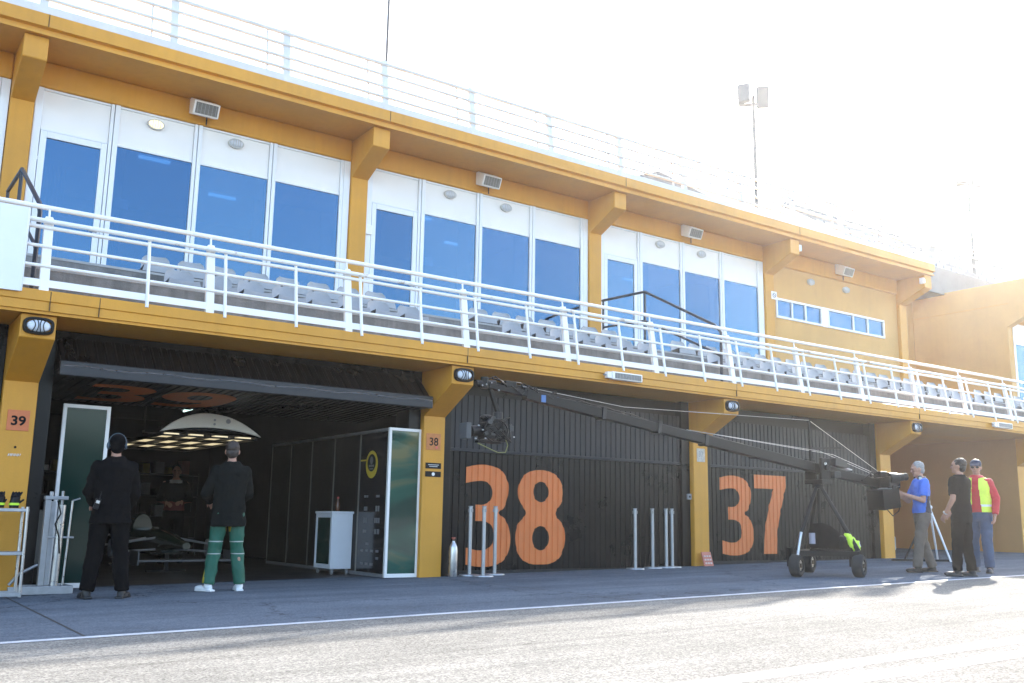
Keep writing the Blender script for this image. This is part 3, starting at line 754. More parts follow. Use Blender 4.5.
def oval(x, y, z, label, lit=False):
    root = thing('oval_lamp', label, 'lamp', (x, y, z), 0, 'oval ribbed lamps on the panels above the windows')
    b = MB(); n = 20
    vs = [(0.135 * math.cos(2 * PI * k / n), -dy, 0.085 * math.sin(2 * PI * k / n)) for dy in (0, 0.05) for k in range(n)]
    b.add(vs, [(k, (k + 1) % n, n + (k + 1) % n, n + k) for k in range(n)] + [tuple(range(n, 2 * n))]); b.build('base', mat('lamp_base', (0.5, 0.5, 0.48), 0.4), root, smooth=40)
    MB().ball((0, -0.05, 0), (0.115, 0.05, 0.068), n=18).build('lens', LAMPLIT if lit else LENS, root, smooth=180)
    b = MB()
    for k in (-0.06, -0.02, 0.02, 0.06): b.tube([(k, -0.055 - 0.05 * math.sqrt(max(0, 1 - (k / 0.115) ** 2 - (t / 0.068) ** 2)), t) for t in (-0.055, -0.03, 0, 0.03, 0.055)], 0.005, 6)
    b.build('guard', mat('lamp_guard', (0.45, 0.45, 0.43), 0.4), root)
ordn = ['first', 'second', 'third']
for i in range(3):
    oval(i * BAY + 1.96, 3.055, 7.07, 'lit oval lamp, glowing warm, over the first window bay' if i == 0 else 'oval ribbed lamp on the left of the two above the %s window bay' % ordn[i], i == 0)
    oval(i * BAY + 3.29, 3.055, 7.07, 'unlit oval lamp right of the glowing one, first window bay' if i == 0 else 'oval ribbed lamp on the right of the two above the %s window bay' % ordn[i])
oval(18.49, 3.06, 7.02, 'oval lamp on the ochre wall, left above the strip window'); oval(19.95, 3.06, 7.03, 'oval lamp on the ochre wall, right above the strip window')
def heater(x, label):
    root = thing('strip_floodlight', label, 'floodlight', (x, -0.872, 3.125), 0, 'long strip floodlights on the balcony edge')
    MB().box(-0.30, 0.34, -0.10, -0.012, -0.062, 0.062).build('housing', WHITE, root, bevel=0.01)
    MB().box(-0.245, 0.31, -0.106, -0.1005, -0.045, 0.042).build('grill', GRILL, root)
    b = MB()
    for k in range(9): b.box(-0.21 + 0.06 * k, -0.205 + 0.06 * k, -0.110, -0.1062, -0.045, 0.042)
    b.build('bars', GREYP, root)
    MB().box(-0.39, -0.302, -0.09, -0.012, -0.05, 0.05).build('bracket', WHITE, root, bevel=0.006)
    MB().cyl((-0.44, -0.05, 0.0), (-0.39, -0.05, 0.0), 0.014, n=8).build('cable_gland', GREYP, root)
heater(8.56, 'long white strip floodlight on the balcony edge above door 38'); heater(19.95, 'long white strip floodlight on the balcony edge above the passage')
for x, lab in ((16.8 + UW, 'small white lamp box beside the bracket left of the strip window'), (22.4 - UW - 0.06, 'small white lamp box beside the last upper bracket')):
    root = thing('lamp_box', lab, 'lamp', (x, 2.16, 7.50))
    MB().box(0, 0.10, 0.0, 0.12, -0.10, 0.06).build('housing', WHITE, root, bevel=0.01); MB().box(0.01, 0.09, -0.006, -0.0005, -0.09, 0.03).build('lens', LENS, root)
# small plates
def plate(x, z, w_, h_, m, label, y=-0.001, name='number_plate', cat='sign'):
    root = thing(name, label, cat, (x, y, z))
    MB().box(-w_ / 2, w_ / 2, -0.008, 0.0, -h_ / 2, h_ / 2).build('plate', m, root, bevel=0.002)
    return root
p = plate(0.006, 1.885, 0.235, 0.24, PLATE, 'orange plate reading 39 on the leftmost pillar'); put_text('39', 'lettering', BLACK, p, (-0.075, -0.011, -0.062), 0.155, 0.115, 0.03)
p = plate(5.585, 1.965, 0.245, 0.245, mat('faded_orange_plate', (0.56, 0.20, 0.055), 0.5, var=0.2, vscale=14), 'faded orange plate reading 38 on the pillar beside the white framed panel')
put_text('38', 'lettering', BLACK, p, (-0.07, -0.011, -0.06), 0.15, 0.12, 0.015)
b = MB(); b.cyl((0.055, -0.012, -0.085), (0.055, -0.0085, -0.085), 0.018, n=12); b.build('sticker_or_reflection', mat('red_sticker', (0.7, 0.12, 0.1), 0.4), p)
p = plate(5.595, 1.61, 0.265, 0.085, BLACKP, 'upper of two black labels with white print on the pillar under plate 38', name='label_plate')
for k, (xx, ww) in enumerate(((-0.09, 0.18), (-0.07, 0.14))): MB().box(xx, xx + ww, -0.0105, -0.0085, 0.008 - 0.024 * k, 0.018 - 0.024 * k).build('print', LOGO, p)
p = plate(5.595, 1.487, 0.265, 0.08, BLACKP, 'lower of two black labels, with a white dot, under plate 38', name='label_plate')
MB().cyl((0.0, -0.011, 0), (0.0, -0.0085, 0), 0.026, n=16).build('print', WHITE, p)
p = plate(11.20, 2.05, 0.20, 0.24, mat('worn_plate', (0.55, 0.50, 0.44), 0.6, var=0.3, vscale=18), 'worn pale number plate on the pillar between doors 38 and 37')
put_text('37', 'lettering', mat('faded_ink', (0.3, 0.28, 0.26), 0.6), p, (-0.06, -0.011, -0.03), 0.12, 0.10, 0.01)
p = thing('pillar_mark', 'small dark dot and white scribble on the leftmost pillar below plate 39', 'marking', (0.0, -0.001, 1.53))
MB().cyl((0.005, -0.004, 0.045), (0.005, 0, 0.045), 0.014, n=12).build('dot', BLACK, p)
b = MB()
for k in range(4):
    xx = -0.062 + 0.033 * k
    b.tube([(xx, -0.003, -0.06), (xx + 0.012, -0.003, -0.03), (xx + 0.006, -0.003, -0.045), (xx + 0.024, -0.003, -0.055), (xx + 0.03, -0.003, -0.03)], 0.004, 5)
b.build('scribble', WHITE, p)
p = thing('notice_sign', 'small white square sign left of the narrow strip window', 'sign', (16.93, 2.955, 6.42))
MB().box(-0.10, 0.10, -0.012, 0.0, -0.10, 0.10).build('plate', WHITE, p, bevel=0.003)
b = MB(); b.tube([(0.055 * math.cos(t), -0.014, 0.055 * math.sin(t)) for t in [2 * PI * k / 20 for k in range(21)]], 0.009, 6); b.tube([(-0.035, -0.014, 0.035), (0.035, -0.014, -0.035)], 0.008, 6)
b.build('symbol', mat('grey_symbol', (0.2, 0.2, 0.22), 0.5), p)
p = thing('junction_box', 'small white box on the side of the upper pillar right of the first window bay', 'box', (5.6 + UW, 3.0, 6.02))
MB().box(0.0, 0.13, -0.02, 0.07, -0.09, 0.09).build('box', WHITE, p, bevel=0.008); MB().cyl((0.06, 0.03, 0.09), (0.06, 0.03, 0.3), 0.008, n=6).build('conduit', WHITE, p)
p = thing('wall_socket', 'small grey socket box on the door frame left of pillar 37', 'socket box', (10.95, 0.085, 1.3))
MB().box(-0.04, 0.05, -0.04, 0, -0.05, 0.05).build('box', GREYP, p, bevel=0.006); MB().cyl((0, -0.048, 0), (0, -0.04, 0), 0.02, n=10).build('socket', BLACKP, p)
p = thing('leaning_sign', 'small red sign leaning on the foot of the pillar left of door 37', 'sign', (11.22, -0.16, gz(11.22) + 0.006), 0.1); rotp = Matrix.Rotation(R(-16), 3, 'X')
MB().obox((0, 0.06, 0.12), (0.26, 0.012, 0.25), rotp).build('plate', mat('red_sign', (0.50, 0.13, 0.08), 0.5, var=0.2, vscale=15), p)
b = MB()
for k in range(3):
    for q in range(3): b.obox(Vector((-0.07 + 0.07 * q, 0.047 + (0.05 - 0.06 * k) * 0.28, 0.12 + 0.05 - 0.06 * k)), (0.05, 0.004, 0.028), rotp)
b.build('print', mat('sign_print', (0.55, 0.4, 0.36), 0.5), p)


# ------------------------------------------------------------------ block beyond the gap, gap walls, grandstand
nb = thing('adjoining_pit_building', 'ochre pit building with large windows beyond the gap at far right', 'building', (0, 0, 0))
MB().prism([(2.98, 4.09), (2.98, 7.05), (1.75, 7.62), (1.75, 8.5), (6.2, 8.52), (6.2, 4.09)], 'x', 28.0, 28.28).build('side_wall', OCHRE_WALL, nb, bevel=0.01)
MB().box(27.985, 28.0, 2.9, 6.2, 7.78, 7.795).build('wall_groove', OCHRE, nb)
MB().prism([(1.76, 7.66), (1.74, 8.46), (1.80, 8.49), (12, 8.49), (12, 7.66)], 'x', 28.29, 40).build('roof_slab', OCHRE, nb)
f = MB()
for xx in (28.35, 29.4, 30.7, 32.0): f.box(xx, xx + 0.1, 3.0, 3.1, 4.09, 7.24)
f.box(28.45, 32.0, 3.02, 3.1, 6.56, 6.62)
wn = f.build('window', FRAME, nb)
for xx in (28.45, 29.5, 30.8):
    MB().box(xx, xx + (0.95 if xx < 29 else 1.2), 3.05, 3.056, 4.1, 6.56).build('pane', GLASS, wn)
    MB().box(xx, xx + (0.95 if xx < 29 else 1.2), 3.05, 3.08, 6.62, 7.24).build('infill_panel', PANEL, wn)
MB().box(28.28, 40, 2.99, 3.3, 7.245, 7.65).build('beam', OCHRE, nb)
MB().box(28.28, 40, 8.0, 8.2, 4.09, 7.65).build('room_back_wall', ROOM, nb)
MB().box(22.58, 28.0, 6.2, 6.45, 4.09, 8.5).build('rear_wall', OCHRE_WALL, nb)

STANDC = mat('stand_concrete', (0.24, 0.235, 0.235), 0.9, var=0.25, vscale=1.0)
gs = thing('grandstand', 'pale concrete grandstand rising behind the roof at upper right', 'grandstand')
prof = [(5.0, 8.45), (5.0, 9.35), (5.22, 9.35), (5.22, 9.0)]
y, z = 5.9, 9.0
rows = []
for k in range(6):
    prof += [(y, z), (y, z + 0.52)]; z += 0.52; rows.append((y, z)); y += 0.78
prof += [(y, z), (y, z + 0.9), (y + 0.25, z + 0.9), (y + 0.25, 8.45)]
MB().prism(prof, 'x', 27.0, 75).build('terraces', STANDC, gs)
MB().prism([(7.0, 8.0), (7.0, 10.0)] + [(y_ + 0.4, z_ + 0.4) for y_, z_ in rows[2:]] + [(11.4, 12.7), (11.4, 8.0)], 'x', 20.0, 27.0).build('upper_terraces', STANDC, gs)
b = MB(); random.seed(11)
for (y, z) in rows:
    x = 27.3
    while x < 62:
        if int((x - 27) / 0.55) % 13 not in (0, 1):
            b.box(x, x + 0.40, y + 0.42, y + 0.47, z + 0.05, z + 0.36); b.box(x, x + 0.40, y + 0.1, y + 0.42, z + 0.03, z + 0.07)
        x += 0.52
tag(b.build('seat_rows', mat('stand_seat', (0.32, 0.33, 0.36), 0.6), gs), kind='stuff')
for x in [27.2 + 1.9 * k for k in range(18)]: MB().cyl((x, 5.1, 9.35), (x, 5.1, 10.4), 0.03, n=6).build('rail_post', WHITE, gs)
f = MB()
for z in (9.8, 10.1, 10.4): f.cyl((27.0, 5.1, z), (62, 5.1, z), 0.025, n=6)
f.build('guard_rail', WHITE, gs)

LIGHTM = mat('galvanised_pole', (0.10, 0.10, 0.105), 0.6)
def light_pole(x, y, z, label, base=0.0):
    root = thing('floodlight_pole', label, 'light pole', (x, y, base), -0.86, 'floodlight poles behind the building')
    MB().cyl((0, 0, 0), (0, 0, z - base), 0.075, 0.06, 12).build('pole', LIGHTM, root, smooth=40)
    MB().box(-0.5, 0.5, -0.05, 0.05, z - base - 0.35, z - base - 0.27).build('cross_arm', LIGHTM, root)
    for dx, tilt in ((-0.31, -12), (0.31, 8)):
        rot = Matrix.Rotation(R(tilt), 3, 'X') @ Matrix.Rotation(R(6 if dx > 0 else -10), 3, 'Z')
        bb = MB(); bb.obox((dx, -0.16, z - base + (0.05 if dx < 0 else -0.15)), (0.42, 0.18, 0.74), rot); bb.build('lamp_head', LIGHTM, root, bevel=0.04)
light_pole(22.9, 8.5, 15.4, 'nearer twin headed floodlight pole rising behind the roof railing', 8.0)
light_pole(36.3, 8.5, 15.4, 'farther twin headed floodlight pole above the grandstand', 8.0)
mst = thing('mast', 'thin grey mast standing on the roof behind the white railing', 'mast', (7.55, 6.0, 7.99))
MB().cyl((0, 0, 0), (0, 0, 7.5), 0.035, 0.028, 10).build('pole', LIGHTM, mst, smooth=40); MB().box(-0.15, 0.15, -0.15, 0.15, 0, 0.03).build('base_plate', LIGHTM, mst)

# ------------------------------------------------------------------ fused organic shapes
def fuse(b, voxel, smooth=3, disp=0.0, dscale=0.1, post=None):
    me = b.mesh('tmp', [])
    o = bpy.data.objects.new('tmp', me); COL.objects.link(o)
    md = o.modifiers.new('r', 'REMESH'); md.mode = 'VOXEL'; md.voxel_size = voxel
    if smooth:
        sm = o.modifiers.new('s', 'SMOOTH'); sm.factor = 0.5; sm.iterations = smooth
    if disp:
        tx = bpy.data.textures.new('folds', 'CLOUDS'); tx.noise_scale = dscale; tx.noise_depth = 1
        dm = o.modifiers.new('d', 'DISPLACE'); dm.texture = tx; dm.strength = disp; dm.mid_level = 0.5; dm.texture_coords = 'LOCAL'
    dg = bpy.context.evaluated_depsgraph_get(); dg.update()
    out = bpy.data.meshes.new_from_object(o.evaluated_get(dg))
    bpy.data.objects.remove(o); bpy.data.meshes.remove(me)
    out.materials.clear(); return out
def fused(b, name, mats, parent, voxel, smooth=3, disp=0.0, dscale=0.1, pick=None, drop=None):
    me = fuse(b, voxel, smooth, disp, dscale)
    mats = mats if isinstance(mats, (list, tuple)) else [mats]
    for m in mats: me.materials.append(m)
    me.name = name
    if drop:
        bm = bmesh.new(); bm.from_mesh(me)
        bmesh.ops.delete(bm, geom=[f for f in bm.faces if drop(f.calc_center_median())], context='FACES')
        bm.to_mesh(me); bm.free()
    if pick:
        for p_ in me.polygons: p_.material_index = pick(p_.center)
    return link(me, name, parent, smooth=180)

SKIN = mat('skin', (0.42, 0.22, 0.15), 0.5, var=0.08, vscale=25)
EYE = mat('eye', (0.08, 0.06, 0.05), 0.2)
def person(label, loc, rz, elbows, wrists, palms, legs, top, bottom, shoes, hair, head_rot=(0, 0), lean=0.0, height=1.0, group=None):
    """legs: [(hip, knee, ankle, toe_angle)] left/right; top: dict; all in the figure's own space, +y forward"""
    root = thing('person', label, 'person', loc, rz, group); root.scale = (height,) * 3
    def ln(p):                                  # bend the trunk forward about the hips
        p = Vector(p); q = p - Vector((0, 0, 0.95)); q.rotate(Matrix.Rotation(-lean, 3, 'X')); return q + Vector((0, 0, 0.95))
    HR = Matrix.Rotation(head_rot[0], 3, 'Z') @ Matrix.Rotation(-head_rot[1], 3, 'X')
    nk = ln((0, 0.005, 1.55))
    def hd(p): return nk + HR @ (Vector(p) - Vector((0, 0.005, 1.55)))
    def trunk(b, g, z0=0.9, z1=1.5):
        prof = [(0.86, .158, .108), (0.94, .165, .115), (1.02, .158, .110), (1.12, .150, .102), (1.22, .160, .108), (1.32, .178, .115), (1.40, .185, .112), (1.46, .150, .092), (1.50, .085, .068), (1.53, .062, .062)]
        secs = [(ln((0, 0, z)), rx + g, ry + g, Matrix.Rotation(-lean, 3, 'X')) for z, rx, ry in prof if z0 <= z <= z1]
        b.loft(secs, 20)
    sh = [ln((-0.182, 0, 1.425)), ln((0.182, 0, 1.425))]
    b = MB(); trunk(b, 0.0, 0.86, 1.53)
    b.capsule(ln((0, -0.015, 1.44)), 0.06, ln((0, 0.0, 1.56)), 0.052)
    b.ball(hd((0, 0.0, 1.668)), (0.076, 0.098, 0.106), HR); b.ball(hd((0, 0.034, 1.605)), (0.056, 0.064, 0.058), HR)
    b.ball(hd((0, 0.082, 1.572)), (0.026, 0.022, 0.022), HR)                              # chin
    b.cyl(hd((0, 0.09, 1.675)), hd((0, 0.113, 1.637)), 0.009, 0.015); b.ball(hd((0, 0.112, 1.637)), (0.017, 0.014, 0.012), HR)
    b.ball(hd((0, 0.088, 1.693)), (0.055, 0.012, 0.010), HR)                              # brow
    b.ball(hd((0, 0.090, 1.605)), (0.026, 0.012, 0.008), HR); b.ball(hd((0, 0.088, 1.594)), (0.022, 0.012, 0.008), HR)
    for s in (-1, 1): b.ball(hd((s * 0.079, -0.008, 1.645)), (0.011, 0.022, 0.032), HR)
    for k in (0, 1):
        e, wv, pn = Vector(elbows[k]), Vector(wrists[k]), Vector(palms[k]).normalized()
        b.capsule(sh[k], 0.056, e, 0.041); b.capsule(e, 0.042, wv, 0.028)
        d = (wv - e).normalized(); a_ = d.cross(pn).normalized(); pn = a_.cross(d).normalized()
        side = 1 if k == 0 else -1
        thumb_side = a_ * side
        Mh = Matrix((a_, pn, d)).transposed()
        b.ball(wv + d * 0.052, (0.041, 0.017, 0.055), Mh, 12)
        for q, (off, l1, l2) in enumerate(((0.030, .040, .026), (0.010, .046, .030), (-0.011, .043, .028), (-0.030, .034, .022))):
            p0 = wv + d * 0.055 + thumb_side * off; p1 = wv + d * 0.095 + thumb_side * off * 1.1
            dd = (d * math.cos(0.5) + pn * math.sin(0.5)); p2 = p1 + dd * l1
            d3 = (d * math.cos(1.15) + pn * math.sin(1.15)); p3 = p2 + d3 * l2
            b.capsule(p0, 0.0095, p1, 0.0095, 8); b.capsule(p1, 0.0092, p2, 0.0085, 8); b.capsule(p2, 0.0085, p3, 0.0075, 8)
        t0 = wv + d * 0.02 + thumb_side * 0.022; t1 = t0 + (d * 0.6 + thumb_side * 0.65 + pn * 0.35) * 0.042; t2 = t1 + (d * 0.8 + thumb_side * 0.2 + pn * 0.5) * 0.03
        b.capsule(t0, 0.013, t1, 0.0105, 8); b.capsule(t1, 0.0105, t2, 0.0085, 8)
    for hip, kn, an, toe in legs:
        hip, kn, an = Vector(hip), Vector(kn), Vector(an)
        b.capsule(hip, 0.085, kn, 0.055); b.capsule(kn, 0.054, an, 0.036); b.ball(kn.lerp(an, 0.3) + Vector((0, -0.02, 0)), (0.05, 0.05, 0.09))
        f = Vector((math.sin(toe), math.cos(toe), 0)); b.capsule(an + Vector((0, 0, -0.03)), 0.035, an + f * 0.13 + Vector((0, 0, -0.05)), 0.028)
    fused(b, 'body', SKIN, root, 0.0075, 2)
    # garments
    b = MB(); g = top.get('g', 0.02); trunk(b, g, top['hem'] if top['hem'] > 0.86 else 0.86, 1.5 if not top.get('collar') else 1.53)
    if top['hem'] < 0.86: b.loft([(ln((0, 0, top['hem'])), 0.185 + g, 0.135 + g, None), (ln((0, 0, 0.90)), 0.165 + g, 0.118 + g, None)], 20)
    for k in (0, 1):
        e, wv = Vector(elbows[k]), Vector(wrists[k])
        if top['sleeve'] == 'long':
            b.capsule(sh[k] + Vector((0.012 if k == 0 else -0.012, 0, -0.012)), 0.060 + g * 0.4, e, 0.050 + g * 0.5); b.cyl(e, e.lerp(wv, 0.97), 0.050 + g * 0.5, 0.038 + g * 0.4, 14); b.ball(e, 0.05 + g * 0.5)
        else:
            b.ball(sh[k], 0.068 + g * 0.4); b.cyl(sh[k], sh[k].lerp(e, 0.78), 0.066 + g * 0.4, 0.062 + g * 0.4, 14)
    fused(b, top['name'], top['mats'], root, 0.011, 2, top.get('fold', 0.018), 0.085, top.get('pick'))
    b = MB()
    secs = [((0, 0, 0.80), .160, .112, None), ((0, 0, 0.88), .178, .128, None), ((0, 0, 1.0), .170, .122, None)]
    b.loft(secs, 20)
    for hip, kn, an, toe in legs:
        hip, kn, an = Vector(hip), Vector(kn), Vector(an)
        wd = bottom.get('w', 1.0)
        b.capsule(hip, 0.104 * wd, kn, 0.078 * wd); b.cyl(kn, an + Vector((0, 0, 0.0)), 0.078 * wd, 0.068 * wd, 16); b.ball(kn, 0.078 * wd)
    fused(b, 'trousers', bottom['mats'], root, 0.011, 2, 0.026, 0.10, bottom.get('pick'))
    for hip, kn, an, toe in legs:
        an = Vector(an); f = Vector((math.sin(toe), math.cos(toe), 0)); b = MB()
        M3 = Matrix.Rotation(-toe, 3, 'Z')
        gnd = an.z - 0.085
        b.ball((an.x, an.y, gnd + 0.055), (0.045, 0.06, 0.052), M3); c1 = an + f * 0.10; b.ball((c1.x, c1.y, gnd + 0.038), (0.048, 0.10, 0.036), M3)
        c2 = an + f * 0.045; b.obox((c2.x, c2.y, gnd + 0.014), (0.085, 0.25, 0.026), M3)
        b.cyl((an.x, an.y, gnd + 0.05), (an.x, an.y, gnd + 0.12), 0.048, 0.046, 14)
        fused(b, 'shoe', shoes, root, 0.008, 3)
    if hair:
        b = MB(); b.ball(hd((0, -0.024, 1.697)), (0.084, 0.098, 0.090), HR, 20); b.ball(hd((0, -0.045, 1.635)), (0.078, 0.062, 0.075), HR, 16)
        fused(b, hair[0], hair[1], root, 0.008, 2, hair[2], 0.03)
    for s in (-1, 1):
        MB().ball(hd((s * 0.032, 0.083, 1.668)), 0.012, None, 10).build('eye', EYE, root, smooth=180)
    root['dummy'] = 0; del root['dummy']
    return root, hd, HR, ln
def std_legs(sep, fwd=(0, 0), toes=(-0.15, 0.2), kneef=0.02):
    out = []
    for k, s in enumerate((-1, 1)):
        out.append(((s * 0.09, 0, 0.90), (s * (0.09 + sep * 0.45), fwd[k] * 0.5 + kneef, 0.50), (s * (0.09 + sep), fwd[k], 0.085), toes[k]))
    return out

CLOTHK = mat('black_cloth', (0.0042, 0.0042, 0.005), 0.95, var=0.2, vscale=14, spec=0.06)
CLOTHD = mat('charcoal_cloth', (0.007, 0.0085, 0.008), 0.9, var=0.2, vscale=14, spec=0.08)
SHOEK = mat('black_shoe', (0.015, 0.015, 0.016), 0.5)
HAIRD = mat('dark_hair', (0.035, 0.022, 0.016), 0.6, var=0.3, vscale=40)
HAIRG = mat('grey_hair', (0.30, 0.29, 0.28), 0.75, var=0.3, vscale=45, bump=0.15, bscale=70)
# 1 man in black by the left panel, seen from behind
P1, hd, HR, ln = person('man in black work clothes seen from behind by the green panel', (0.87, -1.12, gz(0.87)), -0.12,
    [(-0.235, 0.05, 1.15), (0.24, 0.06, 1.15)], [(-0.17, 0.26, 1.02), (0.19, 0.22, 0.98)], [(0.5, 0, -1), (-0.5, 0, -1)],
    std_legs(0.085, (0.02, -0.03), (-0.25, 0.5)), dict(hem=0.80, g=0.035, sleeve='long', name='jacket', mats=[CLOTHK], collar=True, fold=0.03),
    dict(mats=[CLOTHK], w=1.12), SHOEK, ('black_cap', CLOTHK, 0.0))
b = MB(); b.ball(hd((0.088, -0.005, 1.65)), (0.018, 0.032, 0.038), HR); b.ball(hd((-0.088, -0.005, 1.65)), (0.022, 0.036, 0.044), HR)
b.tube([hd((0.096 * math.cos(t), -0.02, 1.66 + 0.128 * math.sin(t))) for t in [PI * k / 14 for k in range(15)]], 0.008, 6)
b.build('headset', mat('blue_grey_plastic', (0.05, 0.075, 0.095), 0.5), P1, smooth=40)
b = MB(); b.obox((-0.165, -0.228, 1.03), (0.035, 0.01, 0.03), Matrix.Rotation(0.25, 3, 'Y')); b.build('radio_face', STEEL, P1)
rd = MB(); rd.obox((-0.17, -0.205, 1.01), (0.055, 0.035, 0.11), Matrix.Rotation(0.25, 3, 'Y')); rd.cyl((-0.15, -0.205, 1.05), (-0.135, -0.205, 1.14), 0.006, 0.005, 8)
rd.build('radio', BLACKP, P1, bevel=0.004)
# 2 man in dark jacket and green trousers
GREEN = mat('green_race_trousers', (0.008, 0.095, 0.058), 0.65, var=0.12, vscale=10); YEL = mat('yellow_trim', (0.40, 0.30, 0.02), 0.6); WTRIM = mat('white_trim', (0.4, 0.42, 0.4), 0.6)
def pick_green(c):
    if 0.575 < c.z < 0.585 or 0.435 < c.z < 0.447: return 2
    leg = 0.17 if c.x > 0 else -0.17
    if c.x < -0.235 + 0.04 * (c.z - 0.3) and c.z < 0.75: return 1
    if abs(c.x) < 0.03 and c.z > 0.7: return 1
    return 0
P2, hd, HR, ln = person('man in long charcoal jacket, green trousers and white shoes, back turned', (2.27, -0.86, gz(2.27)), -0.05,
    [(-0.26, 0.08, 1.15), (0.25, 0.07, 1.15)], [(-0.15, 0.29, 1.06), (0.16, 0.28, 1.04)], [(0.5, 0, -1), (-0.5, 0, -1)],
    std_legs(0.095, (0.0, 0.0), (-0.55, 0.1)), dict(hem=0.76, g=0.034, sleeve='long', name='jacket', mats=[CLOTHD], collar=True, fold=0.026),
    dict(mats=[GREEN, YEL, WTRIM], w=1.02, pick=pick_green), mat('white_shoe', (0.72, 0.73, 0.74), 0.5), ('hair', HAIRD, 0.012), head_rot=(-0.3, 0.1))
# 3 camera operator in blue
BLUE = mat('blue_polo', (0.015, 0.14, 0.62), 0.7, var=0.1, vscale=12); NAVY = mat('navy_side_panel', (0.012, 0.016, 0.035), 0.75)
KHAKI = mat('grey_brown_trousers', (0.13, 0.105, 0.085), 0.8, var=0.15, vscale=10)
def pick_blue(c): return 1 if (c.y < -0.03 + 0.18 * (1.15 - c.z) and c.z < 1.22 and abs(c.x) > 0.03) else 0
P3, hd, HR, ln = person('grey haired man in blue polo shirt looking into the crane viewfinder', (12.94, -3.22, gz(12.94)), R(52),
    [(-0.26, 0.06, 1.14), (0.25, 0.12, 1.14)], [(-0.16, 0.33, 1.24), (0.12, 0.36, 1.28)], [(0.7, 0.3, 0.3), (-0.7, 0.3, 0.3)],
    [((-0.09, 0, .90), (-0.10, 0.10, .50), (-0.11, 0.16, .085), -0.1), ((0.09, 0, .90), (0.10, -0.02, .50), (0.11, -0.16, .085), 0.2)],
    dict(hem=0.94, g=0.024, sleeve='short', name='polo_shirt', mats=[BLUE, NAVY], pick=pick_blue, fold=0.024),
    dict(mats=[KHAKI], w=1.06), mat('brown_shoe', (0.05, 0.035, 0.025), 0.6), ('hair', HAIRG, 0.018), head_rot=(0, 0.26), height=1.0)
b = MB()
for s in (-1, 1): b.ball(ln((s * 0.085, 0.03, 1.50)), (0.03, 0.045, 0.05))
b.tube([ln((0.095 * math.cos(t), 0.01 - 0.10 * math.sin(t), 1.50 + 0.03 * math.sin(t))) for t in [PI * k / 14 for k in range(15)]], 0.010, 6)
b.build('headphones', BLACKP, P3, smooth=40)
b = MB(); b.cyl(ln((-0.112, 0.03, 1.50)), ln((-0.118, 0.03, 1.50)), 0.026, n=16); b.build('headphone_pad', mat('pale_disc', (0.6, 0.66, 0.6), 0.4), P3)
# 4 man in black polo, back to the camera
P4, hd, HR, ln = person('man in black polo and black trousers, back to us, talking to a colleague', (12.52, -4.15, gz(12.5)), R(2),
    [(-0.265, -0.02, 1.15), (0.25, 0.06, 1.15)], [(-0.235, 0.13, 0.93), (0.16, 0.22, 0.98)], [(1, 0, -0.2), (-0.7, 0, 0.3)],
    std_legs(0.025, (0.06, -0.04), (-0.6, -0.35)), dict(hem=0.92, g=0.022, sleeve='short', name='polo_shirt', mats=[CLOTHK], fold=0.022, collar=True),
    dict(mats=[CLOTHK], w=1.05), SHOEK, ('hair', HAIRD, 0.026), head_rot=(0.3, 0.0), height=1.0)
MB().cyl(Vector((-0.2375, 0.123, 0.952)), Vector((-0.236, 0.135, 0.938)), 0.036, n=14).build('wristwatch', STEEL, P4, smooth=40)
# 5 man in red sweater and hi-vis waistcoat
RED = mat('red_sweater', (0.52, 0.022, 0.03), 0.75, var=0.1, vscale=12); VEST = mat('hi_vis_waistcoat', (0.72, 0.85, 0.08), 0.6, var=0.1, vscale=10); REFL = mat('reflective_tape', (0.7, 0.71, 0.72), 0.3)
JEANS = mat('blue_jeans', (0.045, 0.075, 0.14), 0.8, var=0.25, vscale=9)
P5, hd, HR, ln = person('man in red sweater, yellow hi-vis waistcoat, jeans and dark cap', (13.70, -3.76, gz(13.70)), R(106),
    [(-0.265, 0.0, 1.15), (0.265, 0.04, 1.15)], [(-0.255, 0.10, 0.90), (0.14, 0.25, 1.06)], [(1, 0, 0), (-0.8, 0, -0.4)],
    std_legs(0.04, (0.12, -0.08), (-0.1, 0.3)), dict(hem=0.94, g=0.024, sleeve='long', name='sweater', mats=[RED], fold=0.022, collar=True),
    dict(mats=[JEANS], w=1.05), mat('dark_trainer', (0.04, 0.04, 0.045), 0.6), ('hair', HAIRD, 0.01), head_rot=(0.1, 0.14), height=1.02)
b = MB(); b.loft([(ln((0, 0, z)), rx, ry, None) for z, rx, ry in ((0.93, .210, .155), (1.05, .205, .150), (1.2, .205, .150), (1.34, .215, .152), (1.42, .205, .140), (1.475, .150, .115), (1.50, .10, .095))], 24)
def drop_vest(c): return (c.y > 0.0 and abs(c.x) < 0.045 + (1.5 - c.z) * 0.05) or (abs(c.x) > 0.205 and c.z > 1.18) or (c.z > 1.485) or (c.z < 0.945)
def pick_vest(c): return 1 if 1.03 < c.z < 1.065 else 0
fused(b, 'waistcoat', [VEST, REFL], P5, 0.011, 2, 0.014, 0.09, pick_vest, drop_vest)
b = MB(); b.ball(hd((0, -0.004, 1.71)), (0.088, 0.106, 0.075), HR, 18); b.obox(hd((0, 0.125, 1.705)), (0.13, 0.10, 0.012), HR @ Matrix.Rotation(-0.25, 3, 'X'))
fused(b, 'cap', mat('navy_cap', (0.025, 0.03, 0.06), 0.7), P5, 0.008, 2)
b = MB()
for s in (-1, 1): b.ball(hd((s * 0.034, 0.10, 1.665)), (0.027, 0.008, 0.018), HR)
b.bar(hd((-0.03, 0.10, 1.672)), hd((0.03, 0.10, 1.672)), 0.006, 0.006)
for s in (-1, 1): b.bar(hd((s * 0.06, 0.098, 1.672)), hd((s * 0.082, 0.0, 1.668)), 0.005, 0.008)
